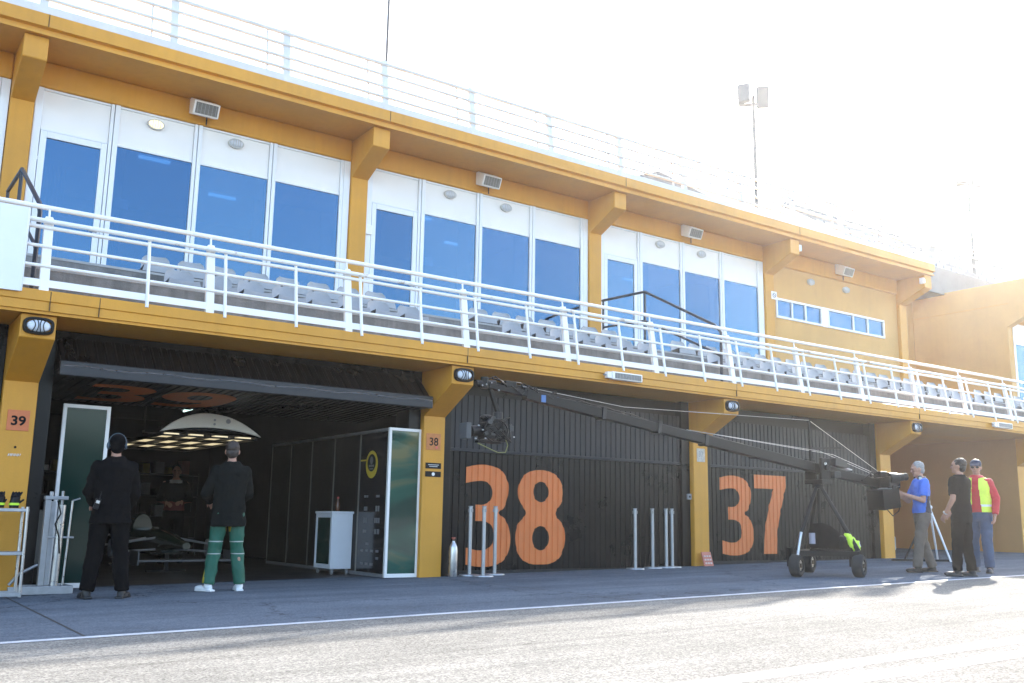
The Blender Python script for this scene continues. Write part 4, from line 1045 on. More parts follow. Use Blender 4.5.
b.build('sunglasses', BLACKP, P5, smooth=40)
# 6 mechanic deep inside the garage
P6, hd, HR, ln = person('mechanic in dark overalls facing out, deep inside the open garage', (3.55, 5.9, gz(3.55)), R(165),
    [(-0.27, 0.05, 1.15), (0.27, 0.05, 1.15)], [(-0.12, 0.28, 1.10), (0.14, 0.27, 1.08)], [(0.5, 0, -1), (-0.5, 0, -1)],
    std_legs(0.06), dict(hem=0.92, g=0.024, sleeve='long', name='overall_top', mats=[CLOTHD, mat('dim_red_panel', (0.16, 0.02, 0.015), 0.7), mat('pale_collar', (0.4, 0.4, 0.4), 0.7)], pick=lambda c: 2 if c.z > 1.44 and abs(c.x) < 0.11 else (1 if c.z < 1.1 and c.y > 0 else 0), fold=0.02),
    dict(mats=[CLOTHK]), SHOEK, ('hair', HAIRD, 0.01))

# ------------------------------------------------------------------ camera crane
crane = thing('camera_crane', 'black camera crane on a three wheeled dolly reaching across doors 37 and 38', 'camera crane', (11.0, -2.70, gz(11)))
O = Vector((11.0, -2.70, gz(11)))
def L3(x, y, z): return Vector((x, y, z)) - O          # world figures, stored in the crane's own space
def bz(x): return 2.43 - 0.122 * (x - 5.1)
MB().bar(L3(5.35, -2.65, bz(5.35)), L3(8.55, -2.66, bz(8.55)), 0.11, 0.125).build('boom_front', BLACKP, crane, bevel=0.008)
MB().bar(L3(8.50, -2.66, bz(8.5)), L3(10.85, -2.70, bz(10.85)), 0.13, 0.145).build('boom_middle', BLACKP, crane, bevel=0.008)
MB().bar(L3(10.8, -2.70, bz(10.8)), L3(12.75, -2.80, bz(12.75) - 0.02), 0.12, 0.14).build('boom_rear', BLACKP, crane, bevel=0.008)
for x in (6.6, 7.6, 8.52, 9.6): MB().bar(L3(x - 0.03, -2.655, bz(x) + 0.004), L3(x + 0.03, -2.655, bz(x) - 0.004), 0.155, 0.165).build('boom_joint', mat('dark_grey_metal', (0.018, 0.018, 0.020), 0.45, spec=0.3), crane, bevel=0.004)
DG = MATS['dark_grey_metal']
b = MB(); b.obox(L3(11.0, -2.84, 1.70), (0.22, 0.05, 0.34)); b.obox(L3(11.0, -2.56, 1.70), (0.22, 0.05, 0.34)); b.obox(L3(11.0, -2.70, 1.50), (0.24, 0.34, 0.07)); b.cyl(L3(11.0, -2.9, 1.72), L3(11.0, -2.5, 1.72), 0.05, n=16)
b.build('pivot_head', BLACKP, crane, bevel=0.01)
MB().cyl(L3(10.98, -2.873, 1.78), L3(10.98, -2.866, 1.78), 0.025, n=12).build('badge', STEEL, crane)
b = MB(); b.bar(L3(10.84, -2.70, 1.78), L3(10.84, -2.70, 2.46), 0.03, 0.03); b.bar(L3(10.84, -2.70, 2.02), L3(11.55, -2.74, 2.06), 0.025, 0.03); b.build('king_post', BLACKP, crane)
WIRE = mat('tension_wire', (0.55, 0.53, 0.5), 0.35, metal=0.6)
b = MB()
b.tube([L3(5.3, -2.65, 2.50), L3(7.0, -2.66, 2.37), L3(10.84, -2.70, 2.46), L3(12.5, -2.79, 1.70)], 0.0035, 6)
b.tube([L3(8.2, -2.64, bz(8.2) + 0.09), L3(11.4, -2.70, 1.95), L3(12.5, -2.77, 1.66)], 0.0035, 6)
b.tube([L3(8.2, -2.70, bz(8.2) + 0.08), L3(11.0, -2.76, 1.98), L3(12.45, -2.82, 1.62)], 0.003, 6)
b.build('tension_wire', WIRE, crane)
b = MB(); random.seed(5)
for k in range(3):
    b.tube([L3(5.3 + 0.45 * j, -2.65 + 0.05 * math.sin(j * 1.3 + k), bz(5.3 + 0.45 * j) + 0.075 + 0.018 * math.sin(j * 2.1 + 2 * k)) for j in range(12)], 0.010, 6)
b.build('cable_loom', BLACKP, crane, smooth=60)
b = MB(); b.obox(L3(11.30, -2.88, 1.80), (0.30, 0.10, 0.12), Matrix.Rotation(0.12, 3, 'Y')); b.obox(L3(11.22, -2.86, 1.62), (0.16, 0.10, 0.10)); b.build('control_box', DG, crane, bevel=0.008)
b = MB(); b.obox(L3(11.55, -2.74, 1.745), (0.42, 0.10, 0.02), Matrix.Rotation(0.12, 3, 'Y')); b.build('cover_plate', mat('pale_plate', (0.5, 0.5, 0.5), 0.4), crane)
# nose: bracket, bundled cables and tape
b = MB(); b.bar(L3(5.40, -2.65, 2.40), L3(4.78, -2.65, 2.46), 0.10, 0.07); b.bar(L3(4.80, -2.65, 2.47), L3(4.95, -2.65, 2.12), 0.05, 0.05); b.cyl(L3(4.74, -2.65, 2.42), L3(4.74, -2.65, 2.56), 0.05, n=12)
b.cyl(L3(4.62, -2.65, 2.47), L3(4.9, -2.65, 2.50), 0.035, n=12); b.obox(L3(5.1, -2.65, 2.50), (0.16, 0.12, 0.08))
b.build('nose_bracket', BLACKP, crane, bevel=0.006)
b = MB(); random.seed(9)
for k in range(9):
    x0_ = 4.7 + 0.08 * k; pts = [L3(x0_ + 0.16 * j, -2.65 + random.uniform(-.07, .07), bz(x0_ + 0.16 * j) + random.uniform(-0.05, 0.14)) for j in range(5)]
    b.tube(pts, 0.008, 6)
b.build('cable_bundle', BLACKP, crane, smooth=60)
b = MB()
for k in range(4): b.ball(L3(4.66 + 0.08 * k + random.uniform(-.02, .02), -2.71, 2.44 + random.uniform(-0.04, 0.1)), random.uniform(0.008, 0.014), None, 8)
b.build('fitting', STEEL, crane, smooth=180)
b = MB(); b.obox(L3(5.92, -2.70, 2.33), (0.22, 0.012, 0.10), Matrix.Rotation(0.2, 3, 'Y')); b.obox(L3(5.60, -2.71, 2.36), (0.07, 0.012, 0.09)); b.build('blue_tape', mat('blue_tape', (0.04, 0.13, 0.35), 0.4), crane)
# remote head and camera
b = MB()
b.cyl(L3(4.95, -2.65, 2.14), L3(4.95, -2.65, 2.02), 0.06, n=14)
b.bar(L3(4.72, -2.65, 2.03), L3(5.03, -2.65, 2.03), 0.08, 0.05); b.bar(L3(5.02, -2.65, 2.04), L3(5.05, -2.65, 1.78), 0.07, 0.05); b.cyl(L3(4.98, -2.65, 1.86), L3(5.10, -2.65, 1.86), 0.085, n=18)
b.build('remote_head', DG, crane, bevel=0.006)
b = MB(); b.obox(L3(4.84, -2.66, 1.90), (0.26, 0.18, 0.20)); b.obox(L3(4.88, -2.66, 2.03), (0.16, 0.12, 0.06)); b.cyl(L3(4.70, -2.66, 1.90), L3(4.52, -2.68, 1.88), 0.06, 0.072, 18)
b.ball(L3(4.78, -2.66, 2.06), (0.10, 0.07, 0.04)); b.obox(L3(4.80, -2.66, 1.765), (0.34, 0.08, 0.03)); b.obox(L3(4.96, -2.72, 1.82), (0.08, 0.06, 0.10))
b.build('film_camera', BLACKP, crane, bevel=0.008)
b = MB(); b.obox(L3(4.46, -2.68, 1.88), (0.07, 0.16, 0.19)); b.build('matte_box', mat('grey_hood', (0.055, 0.06, 0.065), 0.5), crane, bevel=0.005)
b = MB(); b.tube([L3(4.62, -2.71, 1.74), L3(4.75, -2.73, 1.69), L3(4.9, -2.73, 1.64), L3(5.02, -2.72, 1.65), L3(5.06, -2.71, 1.74), L3(5.02, -2.71, 1.82)], 0.006, 6); b.build('loose_cable', mat('yellow_green_cable', (0.20, 0.20, 0.06), 0.5), crane, smooth=60)
b = MB()
for q in ((4.70, 1.80), (4.56, 1.79), (4.66, 1.90), (5.09, 1.95), (5.12, 1.84), (4.60, 1.95)): b.obox(L3(q[0], -2.755, q[1]), (0.022, 0.012, 0.016))
b.build('fitting', ALU, crane, bevel=0.003)
b = MB(); b.tube([L3(4.85 + 0.17 * math.cos(t), -2.76, 1.90 + 0.14 * math.sin(t)) for t in [2 * PI * k / 20 for k in range(21)]], 0.007, 6); random.seed(21)
for k in range(7):
    pts = [L3(4.66 + random.uniform(0, 0.42), -2.77 + random.uniform(-0.03, 0.06), 1.76 + random.uniform(0, 0.32)) for _ in range(4)]
    b.tube(pts, random.uniform(0.004, 0.008), 6)
b.build('wiring', BLACKP, crane, smooth=60)
for k in range(9): MB().obox(L3(4.68 + random.uniform(0, 0.4), -2.755 + random.uniform(-0.02, 0.02), 1.78 + random.uniform(0, 0.27)), (random.uniform(.03, .08), 0.03, random.uniform(.03, .07)), Matrix.Rotation(random.uniform(-.5, .5), 3, 'Y')).build('camera_module', mat('module_grey', (0.03, 0.03, 0.032), 0.45), crane, bevel=0.004)
# dolly
WA, WB, WC = (10.25, -2.83), (11.27, -2.25), (10.98, -3.39)
for (x, y) in (WA, WB, WC):
    hz = gz(x) + 0.168
    ax = Vector((0.35, -0.94, 0)).normalized()
    c_ = L3(x, y, hz)
    b = MB(); prof = [(-0.075, 0.09), (-0.078, 0.138), (-0.06, 0.161), (-0.03, 0.168), (0.03, 0.168), (0.06, 0.161), (0.078, 0.138), (0.075, 0.09)]
    q = ax.to_track_quat('Z', 'Y'); n = 28; vs = []
    for (t, r_) in prof:
        for k in range(n): vs.append(c_ + q @ Vector((r_ * math.cos(2 * PI * k / n), r_ * math.sin(2 * PI * k / n), t)))
    fs = [((i % 8) * n + k, (i % 8) * n + (k + 1) % n, ((i + 1) % 8) * n + (k + 1) % n, ((i + 1) % 8) * n + k) for i in range(8) for k in range(n)]
    b.add(vs, fs); wh = b.build('wheel', RUBBER, crane, smooth=35)
    b = MB(); b.cyl(c_ - ax * 0.06, c_ + ax * 0.06, 0.083, n=20); b.build('rim', STEEL, wh, smooth=40, bevel=0.006)
    b = MB(); b.cyl(c_ + ax * 0.061, c_ + ax * 0.075, 0.035, n=14)
    for k in range(5):
        t = 2 * PI * k / 5; p_ = c_ + q @ Vector((0.055 * math.cos(t), 0.055 * math.sin(t), 0.0605)); b.cyl(p_, p_ + ax * 0.002, 0.013, n=10)
    b.build('hub', BLACKP, wh)
    b = MB(); b.bar(c_ - ax * 0.11 + Vector((0, 0, -0.02)), c_ - ax * 0.11 + Vector((0, 0, 0.26)), 0.06, 0.04); b.bar(c_ - ax * 0.12, c_ + ax * 0.02, 0.04, 0.04); b.build('fork', BLACKP, crane, bevel=0.005)
hubs = [L3(x, y, 0.52) for x, y in (WA, WB, WC)]
b = MB()
for p_, q_ in ((0, 1), (1, 2), (2, 0)): b.bar(hubs[p_] + Vector((0, 0, -0.1)), hubs[q_] + Vector((0, 0, -0.1)), 0.07, 0.08)
b.build('base_frame', BLACKP, crane, bevel=0.006)
tops = L3(10.97, -2.72, 1.50)
for h_ in hubs: MB().cyl(h_ + Vector((0, 0, -0.06)), tops + (h_ - tops).normalized() * 0.05, 0.036, 0.03, 12).build('leg', BLACKP, crane, smooth=40)
MB().cyl(tops + (hubs[0] - tops) * 0.05 + Vector((0.07, 0.05, 0)), hubs[0] + Vector((0.1, 0.08, 0)), 0.022, n=10).build('leg_brace', BLACKP, crane, smooth=40)
b = MB(); b.cyl(tops + Vector((0, 0, -0.10)), tops + Vector((0, 0, 0.02)), 0.09, n=18); b.cyl(tops + Vector((0, 0, -0.9)), tops, 0.03, n=12); b.build('mast', BLACKP, crane, smooth=40)
b = MB(); b.cyl(L3(10.16, -2.93, 0.40), L3(10.26, -2.93, 0.73), 0.022, n=10); b.build('jack_tube', STEEL, crane, smooth=40)
b = MB(); b.cyl(L3(10.42, -3.0, 0.56), L3(10.42, -3.0, 0.72), 0.045, n=12); b.build('canister', mat('lavender_can', (0.30, 0.28, 0.33), 0.4), crane, smooth=40)
def bag(name, secs, m, fold=0.03, vox=0.014):
    b = MB(); b.loft(secs, 18); return fused(b, name, m, None, vox, 4, fold, 0.12)
bg = bag('equipment_bag', [((10.78, -2.95, 0.50), .30, .20, None), ((10.80, -2.95, 0.62), .32, .21, None), ((10.76, -2.94, 0.76), .26, .17, None), ((10.68, -2.93, 0.86), .12, .10, None)], CLOTHK)
tag(bg, 'black soft equipment bag lying on the crane dolly', 'bag')
bg = bag('equipment_case', [((11.06, -3.04, 0.48), .26, .17, None), ((11.06, -3.04, 0.60), .27, .18, None), ((11.04, -3.03, 0.68), .22, .13, None)], BLACKP, 0.012)
tag(bg, 'low black case on the dolly under the yellow green garment', 'case')
b = MB()
b.loft([((10.90, -3.25, 0.72), .035, .03, None), ((10.92, -3.27, 0.68), .075, .04, None), ((10.97, -3.29, 0.61), .09, .045, None), ((11.03, -3.30, 0.53), .11, .045, None), ((11.06, -3.30, 0.47), .09, .035, None)], 16)
b.ball((11.09, -3.29, 0.57), (.065, .045, .055)); b.ball((10.99, -3.30, 0.51), (.055, .04, .045))
tag(fused(b, 'hi_vis_garment', [HIVIS, REFL], None, 0.010, 2, 0.05, 0.06, pick=lambda c: 1 if c.x > 11.10 and 0.53 < c.z < 0.6 else 0), 'crumpled yellow green hi-vis garment hung on the crane dolly', 'garment')
# tail: monitor hood, viewfinder, weights
b = MB(); b.obox(L3(12.33, -2.95, 1.27), (0.46, 0.30, 0.32), Matrix.Rotation(-0.12, 3, 'Y')); b.build('monitor_hood', BLACK, crane, bevel=0.012)
b = MB(); b.obox(L3(12.42, -2.96, 1.447), (0.34, 0.24, 0.008), Matrix.Rotation(-0.20, 3, 'Y')); b.build('note_sheet', mat('paper', (0.75, 0.74, 0.72), 0.6), crane)
b = MB()
for k in range(4): b.cyl(L3(12.46 + 0.075 * k, -2.80, 1.52), L3(12.51 + 0.075 * k, -2.80, 1.52), 0.145 - 0.01 * k, n=24)
b.cyl(L3(12.4, -2.80, 1.50), L3(12.85, -2.80, 1.50), 0.03, n=10)
b.build('counterweight', RUBBER, crane, bevel=0.008)
b = MB(); b.obox(L3(12.46, -2.99, 1.54), (0.30, 0.18, 0.18)); b.cyl(L3(12.36, -3.02, 1.60), L3(12.54, -3.06, 1.60), 0.095, n=20); b.obox(L3(12.30, -2.93, 1.66), (0.18, 0.14, 0.10)); b.cyl(L3(12.44, -3.05, 1.60), L3(12.66, -3.09, 1.63), 0.06, n=16); b.cyl(L3(12.65, -3.09, 1.63), L3(12.73, -3.11, 1.64), 0.05, 0.065, n=16)
b.obox(L3(12.42, -3.05, 1.44), (0.1, 0.1, 0.1))
b.build('viewfinder', BLACKP, crane, bevel=0.006)
b = MB(); b.tube([L3(11.9, -2.86, 1.55), L3(12.1, -2.92, 1.70), L3(12.3, -2.95, 1.64), L3(12.42, -2.98, 1.56)], 0.014, 8); b.tube([L3(12.3, -3.0, 1.12), L3(12.4, -3.05, 1.0), L3(12.55, -3.06, 1.08), L3(12.62, -3.05, 1.2)], 0.008, 6); b.build('cable', BLACKP, crane, smooth=60)

# ------------------------------------------------------------------ things standing along the doors
def stanchion(x, y, h, label, g):
    root = thing('barrier_post', label, 'barrier post', (x, y, gz(x) + 0.006), random.uniform(0, 3), g)
    MB().cyl((0, 0, 0.02), (0, 0, h), 0.028, n=14).build('post', ALU, root, smooth=40)
    b = MB(); b.cyl((0, 0, 0), (0, 0, 0.018), 0.155, 0.15, n=28); b.build('base', ALU, root, smooth=40)
    b = MB(); b.cyl((0, 0, h), (0, 0, h + 0.02), 0.034, n=14); b.box(-0.012, 0.012, -0.04, 0.04, h - 0.07, h - 0.02); b.build('head', GREYP, root)
for x, y, t in ((6.21, -0.10, 'leftmost of the three slim grey posts before the digit 3 of door 38'), (6.29, -0.35, 'middle of the three slim grey posts before door 38'), (6.66, -0.10, 'rightmost of the three slim grey posts before the digit 3 of door 38')):
    stanchion(x, y, 1.0, t, 'slim posts at the left of door 38')
for x, y, t in ((9.46, -0.15, 'first slim grey post from left at the right end of door 38'), (9.90, -0.10, 'second slim grey post from left at the right end of door 38'), (10.20, -0.12, 'third slim grey post from left at the right end of door 38'), (10.35, -0.11, 'last slim grey post, next to the pillar left of door 37')):
    stanchion(x, y, 0.98, t, 'slim posts at the right of door 38')
ex = thing('gas_bottle', 'silver gas bottle standing at the left edge of door 38', 'gas bottle', (5.91, -0.12, gz(5.93) + 0.003)); ex.scale = (0.8, 0.8, 0.86)
b = MB(); prof = [(0.075, 0), (0.08, 0.02), (0.08, 0.44), (0.072, 0.50), (0.045, 0.555), (0.028, 0.58), (0.028, 0.60)]
b.loft([((0, 0, z), r_, r_, None) for r_, z in prof], 22); b.build('bottle', STEEL, ex, smooth=40)
b = MB(); b.cyl((0, 0, 0.60), (0, 0, 0.66), 0.018, n=10); b.cyl((-0.04, 0, 0.645), (0.04, 0, 0.645), 0.012, n=8); b.build('valve', mat('red_valve', (0.30, 0.06, 0.04), 0.5), ex)
MB().cyl((0, 0, 0.60), (0, 0, 0.62), 0.035, n=14).build('collar', BLACKP, ex)
# sponsor screen on the right side of the open garage
SCREEN = mat('green_screen_glass', (0.006, 0.028, 0.022), 0.10, spec=0.35)
def glass_reflection(name):  # mottled greens imitate reflections, put into the pane colour
    m = bpy.data.materials.new(name); m.use_nodes = True; nt = m.node_tree; N = nt.nodes; L = nt.links; bs = N['Principled BSDF']
    bs.inputs['Roughness'].default_value = 0.10; bs.inputs['Coat Weight'].default_value = 0.5; bs.inputs['Coat Roughness'].default_value = 0.03
    tc = N.new('ShaderNodeTexCoord'); mp = N.new('ShaderNodeMapping'); mp.inputs['Scale'].default_value = (0.7, 0.7, 1.5); mp.inputs['Rotation'].default_value = (0, 0.5, 0); L.new(tc.outputs['Object'], mp.inputs['Vector'])
    n = N.new('ShaderNodeTexNoise'); n.inputs['Scale'].default_value = 1.1; n.inputs['Detail'].default_value = 3; n.inputs['Distortion'].default_value = 1.2
    L.new(mp.outputs['Vector'], n.inputs['Vector'])
    r_ = N.new('ShaderNodeValToRGB'); e = r_.color_ramp.elements
    e[0].position = 0.36; e[0].color = (0.010, 0.042, 0.034, 1); e[1].position = 0.66; e[1].color = (0.13, 0.13, 0.06, 1)
    k_ = r_.color_ramp.elements.new(0.5); k_.color = (0.022, 0.085, 0.062, 1)
    L.new(n.outputs['Fac'], r_.inputs['Fac']); L.new(r_.outputs['Color'], bs.inputs['Base Color'])
    return m
REFLECTED = glass_reflection('green_glass_reflections')
sc_ = thing('sponsor_partition', 'long dark partition with gold crest, sponsor print and white framed green end panel', 'partition', (4.92, 0.09, 0))
def frame_panel(parent, x0, x1, y, z0, z1, fw, m_pane):
    b = MB(); b.box(x0, x0 + fw, y, y + 0.05, z0, z1); b.box(x1 - fw, x1, y, y + 0.05, z0, z1); b.box(x0 + fw, x1 - fw, y, y + 0.05, z1 - fw, z1); b.box(x0 + fw, x1 - fw, y, y + 0.05, z0, z0 + fw * 1.3)
    f_ = b.build('end_frame', WHITE, parent, bevel=0.004)
    MB().box(x0 + fw, x1 - fw, y + 0.018, y + 0.03, z0 + fw * 1.3, z1 - fw).build('end_panel', m_pane, parent)
gB = gz(5)
frame_panel(sc_, -0.03, 0.51, -0.02, gB + 0.01, 2.14, 0.042, REFLECTED)
ys = [0.04, 0.93, 1.85, 2.75, 3.65, 4.55]
for k in range(5):
    MB().box(-0.02, 0.0, ys[k] + 0.022, ys[k + 1] - 0.022, gB + 0.06, 2.09).build('side_panel', BLACKP if k else mat('gloss_black_panel', (0.012, 0.012, 0.014), 0.12, spec=0.7), sc_)
    MB().box(-0.026, 0.01, ys[k + 1] - 0.02, ys[k + 1] + 0.02, gB + 0.02, 2.12).build('edge_strip', mat('dull_strip', (0.20, 0.20, 0.18), 0.4, metal=0.3), sc_)
MB().box(-0.03, 0.02, 0.04, 4.55, 2.095, 2.135).build('top_rail', ALU, sc_); MB().box(-0.03, 0.02, 0.04, 4.55, gB + 0.01, gB + 0.055).build('bottom_rail', ALU, sc_)
b = MB(); n = 28
def ell(cy, cz, ry, rz, xx): return [(xx, cy + ry * math.cos(2 * PI * k / n), cz + rz * math.sin(2 * PI * k / n)) for k in range(n)]
YC, ZC = 0.53, 1.62
mat('dim_grey', (0.15, 0.15, 0.15), 0.5)
b.add(ell(YC, ZC, 0.19, 0.205, -0.0232) + ell(YC, ZC, 0.19, 0.205, -0.0205), [tuple(range(n)), tuple(range(2 * n - 1, n - 1, -1))] + [(k, (k + 1) % n, n + (k + 1) % n, n + k) for k in range(n)])
b.box(-0.0228, -0.0206, YC + 0.175, 0.90, ZC + 0.06, ZC + 0.08); b.build('crest', GOLD, sc_)
b = MB(); q = ell(YC, ZC + 0.025, 0.135, 0.13, -0.0256); b.add(q, [tuple(range(n))]); b.build('crest_field', BLACKP, sc_)
b = MB()
q = ell(YC, ZC + 0.06, 0.05, 0.06, -0.0275); b.add(q, [tuple(range(n))]); b.box(-0.0275, -0.026, YC - 0.085, YC + 0.085, ZC - 0.035, ZC - 0.005); b.box(-0.0275, -0.026, YC - 0.06, YC + 0.06, ZC - 0.075, ZC - 0.055); b.build('crest_mark', MATS['dim_grey'], sc_)
b = MB(); random.seed(4)
for row, z in enumerate((1.15, 0.97, 0.80, 0.64)):
    for y_ in (0.30, 0.68):
        w_ = random.uniform(0.10, 0.2); h_ = random.uniform(0.03, 0.085)
        segs = random.randint(2, 4)
        for s in range(segs): b.box(-0.0222, -0.0204, y_ - w_ / 2 + w_ * s / segs, y_ - w_ / 2 + w_ * (s + 0.75) / segs, z - h_ / 2, z + h_ / 2)
for z in (0.46, 0.36, 0.26, 0.17):
    for y_ in (0.25, 0.42, 0.58, 0.74):
        if random.random() < 0.75: b.box(-0.0222, -0.0204, y_ - 0.045, y_ + 0.045, z - 0.018, z + 0.018)
b.build('sponsor_print', mat('dim_white_print', (0.16, 0.16, 0.165), 0.5), sc_)
# left display panel
lp = thing('display_panel', 'white framed dark green glass panel at the left side of the open garage', 'display panel', (0.565, 0.5, 0))
frame_panel(lp, 0.0, 0.56, 0.0, gz(0.8) + 0.01, 2.175, 0.045, SCREEN)
MB().box(0.535, 0.56, 0.055, 2.6, gz(0.8) + 0.03, 2.15).build('side_panel', BLACKP, lp)
# trolley cabinet
ct = thing('trolley_cabinet', 'white trolley cabinet with dark glass side beside the partition', 'cabinet', (4.55, 1.16, gz(4.6) + 0.005))
CABW = mat('white_cabinet', (0.72, 0.74, 0.78), 0.35, var=0.04)
b = MB(); b.box(0, 0.34, 0, 0.02, 0.10, 0.90); b.box(0, 0.34, 0.58, 0.60, 0.10, 0.90); b.box(0.32, 0.34, 0.02, 0.58, 0.10, 0.90); b.box(0, 0.34, 0, 0.60, 0.085, 0.10)
b.box(0, 0.02, 0.02, 0.06, 0.10, 0.90); b.box(0, 0.02, 0.54, 0.58, 0.10, 0.90); b.box(0.0, 0.02, 0.06, 0.54, 0.84, 0.90); b.box(0, 0.02, 0.06, 0.54, 0.10, 0.15); b.build('carcass', CABW, ct, bevel=0.004)
MB().box(0.008, 0.016, 0.06, 0.54, 0.15, 0.84).build('glass_door', SCREEN, ct); MB().box(-0.012, 0.352, -0.012, 0.612, 0.90, 0.935).build('worktop', CABW, ct, bevel=0.006)
for dx in (0.05, 0.29):
    for dy in (0.05, 0.55):
        b = MB(); b.cyl((dx - 0.012, dy, 0.038), (dx + 0.012, dy, 0.038), 0.036, n=14); b.box(dx - 0.018, dx + 0.018, dy - 0.012, dy + 0.02, 0.05, 0.085); b.build('castor', GREYP, ct)
bt = thing('drink_bottle', 'small dark bottle with red cap on the white trolley cabinet', 'bottle', (4.74, 1.40, gz(4.6) + 0.942))
b = MB(); b.loft([((0, 0, z), r_, r_, None) for z, r_ in ((0, .032), (0.01, .035), (0.12, .035), (0.16, .016), (0.19, .014))], 16); b.build('bottle', mat('brown_bottle', (0.10, 0.04, 0.02), 0.15), bt, smooth=40); MB().cyl((0, 0, 0.19), (0, 0, 0.22), 0.017, n=12).build('cap', mat('red_cap', (0.45, 0.05, 0.04), 0.4), bt)
# overhead lighting rig
rig = thing('lighting_rig', 'overhead rig with curved white end fairing and warm light panels in the garage', 'lighting rig', (2.75, 1.5, 0))
b = MB(); top_, bot_ = [], []
for k in range(25):
    t = -1 + 2 * k / 24; x = 0.74 * t
    top_.append((x, 1.985 + 0.30 * (1 - abs(t) ** 2.2) * (1 - 0.12 * t))); bot_.append((x, 1.985 + 0.095 * (1 - t * t)))
b.prism(top_ + bot_[::-1][1:-1], 'y', -0.03, 0.03); b.build('end_fairing', mat('fairing_white', (0.70, 0.66, 0.58), 0.35, var=0.04), rig, bevel=0.01)
b = MB()
MB().cyl((0.02, -0.036, 2.195), (0.02, -0.0305, 2.195), 0.018, n=12).build('fitting', GREYP, rig); MB().cyl((0.02, -0.036, 2.135), (0.02, -0.0305, 2.135), 0.018, n=12).build('fitting', GREYP, rig); MB().cyl((0.22, -0.036, 2.19), (0.22, -0.0305, 2.19), 0.035, n=14).build('badge', GREYP, rig)
b = MB()
for dx in (-0.70, -0.36, -0.02, 0.32, 0.66): b.box(dx, dx + 0.03, 0.03, 3.6, 1.94, 1.987)
for dy in (0.05, 0.95, 2.15, 3.4): b.box(-0.70, 0.69, dy, dy + 0.16, 2.041, 2.07); b.box(-0.68, 0.67, dy, dy + 0.10, 1.942, 1.96)
b.build('frame', BLACKP, rig)
for dx in (-0.5, 0.5):
    MB().cyl((dx, 1.8, 2.07), (dx, 1.8, 2.93), 0.012, n=6).build('hanger', BLACKP, rig)
TUBE = mat('warm_light_panel', (0.9, 0.85, 0.7), 0.4, emit=(1.0, 0.84, 0.50), estr=0.16)
MB().box(-0.66, 0.66, 0.1, 3.3, 1.989, 1.998).build('light_shield', BLACKP, rig)  # opaque cover added to keep the panels from lighting the door above
for dx in (-0.62, -0.27, 0.09, 0.44):
    for dy in (0.12, 1.3, 2.5):
        MB().box(dx, dx + 0.19, dy, dy + 0.62, 1.965, 1.985).build('light_panel', TUBE, rig)
# ceiling tube reflected in the partition
for x, y in ((3.9, 3.3), (3.9, 6.5)):
    tl = thing('tube_lamp', 'dim tube lamp under the garage ceiling, %s' % ('nearer one' if y < 5 else 'farther one'), 'lamp', (x, y, 2.86), 0.0)
    MB().box(-0.05, 0.05, -0.5, 0.5, 0.02, 0.06).build('fitting', WHITE, tl); MB().cyl((0, -0.48, 0), (0, 0.48, 0), 0.016, n=8).build('tube', mat('cool_tube', (0.7, 0.8, 0.8), 0.4, emit=(0.6, 0.9, 0.85), estr=0.5), tl)
# race car on stands, shelving and tool chests in the depth of the garage
car = thing('race_car', 'single seater race car without wheels on stands inside the dark garage', 'race car', (2.75, 4.3, gz(2.75)), 0.0)
BODYC = mat('dark_green_bodywork', (0.012, 0.03, 0.02), 0.2, coat=0.5); CARBON = mat('carbon', (0.015, 0.015, 0.016), 0.3, coat=0.3)
b = MB(); b.loft([((0, y_, z_), rx, rz_, Matrix.Rotation(PI / 2, 3, 'X')) for y_, z_, rx, rz_ in ((-2.0, .42, .06, .05), (-1.4, .45, .13, .10), (-0.6, .48, .22, .16), (0.1, .46, .28, .20), (0.3, .46, .34, .20))], 20); b.build('nose_and_tub', BODYC, car, smooth=50)
b = MB(); b.loft([((0, y_, z_), rx, rz_, Matrix.Rotation(PI / 2, 3, 'X')) for y_, z_, rx, rz_ in ((0.55, .62, .16, .26), (1.0, .62, .20, .28), (1.7, .52, .18, .20), (2.3, .42, .10, .10))], 20); b.loft([((s_ * 0.45, y_, z_), rx, rz_, Matrix.Rotation(PI / 2, 3, 'X')) for s_ in (1,) for y_, z_, rx, rz_ in ((0.4, .38, .20, .18), (1.2, .38, .2, .17), (2.0, .32, .08, .08))], 16); b.build('engine_cover', BODYC, car, smooth=50)
b = MB()
for s_ in (-1, 1):
    for y_ in (-0.9, 1.9):
        b.tube([(s_ * 0.15, y_, .52), (s_ * 0.72, y_ + 0.15, .42)], 0.016, 8); b.tube([(s_ * 0.15, y_ + 0.4, .52), (s_ * 0.72, y_ + 0.15, .42)], 0.016, 8); b.tube([(s_ * 0.15, y_, .34), (s_ * 0.72, y_ + 0.15, .30)], 0.016, 8)
        b.cyl((s_ * 0.70, y_ + 0.15, .36), (s_ * 0.80, y_ + 0.15, .36), 0.14, n=18)
b.build('suspension', ALU, car, smooth=40)
b = MB(); b.box(-0.7, 0.7, -2.05, -1.7, .20, .225); b.box(-0.71, -0.69, -2.1, -1.6, .15, .36); b.box(0.69, 0.71, -2.1, -1.6, .15, .36); b.build('front_wing', mat('wing_grey', (0.09, 0.09, 0.095), 0.4), car)
b = MB(); b.box(-0.45, 0.45, 2.3, 2.6, .82, .85); b.box(-0.46, -0.45, 2.2, 2.65, .55, .92); b.box(0.45, 0.46, 2.2, 2.65, .55, .92); b.build('rear_wing', CARBON, car)
for y_ in (-1.0, 1.4):
    b = MB(); b.box(-0.3, 0.3, y_ - 0.03, y_ + 0.03, 0.0, 0.03); b.box(-0.03, 0.03, y_ - 0.03, y_ + 0.03, 0.03, .27); b.box(-0.25, 0.25, y_ - 0.04, y_ + 0.04, .27, .29)
    b.build('stand', BLACKP, car)
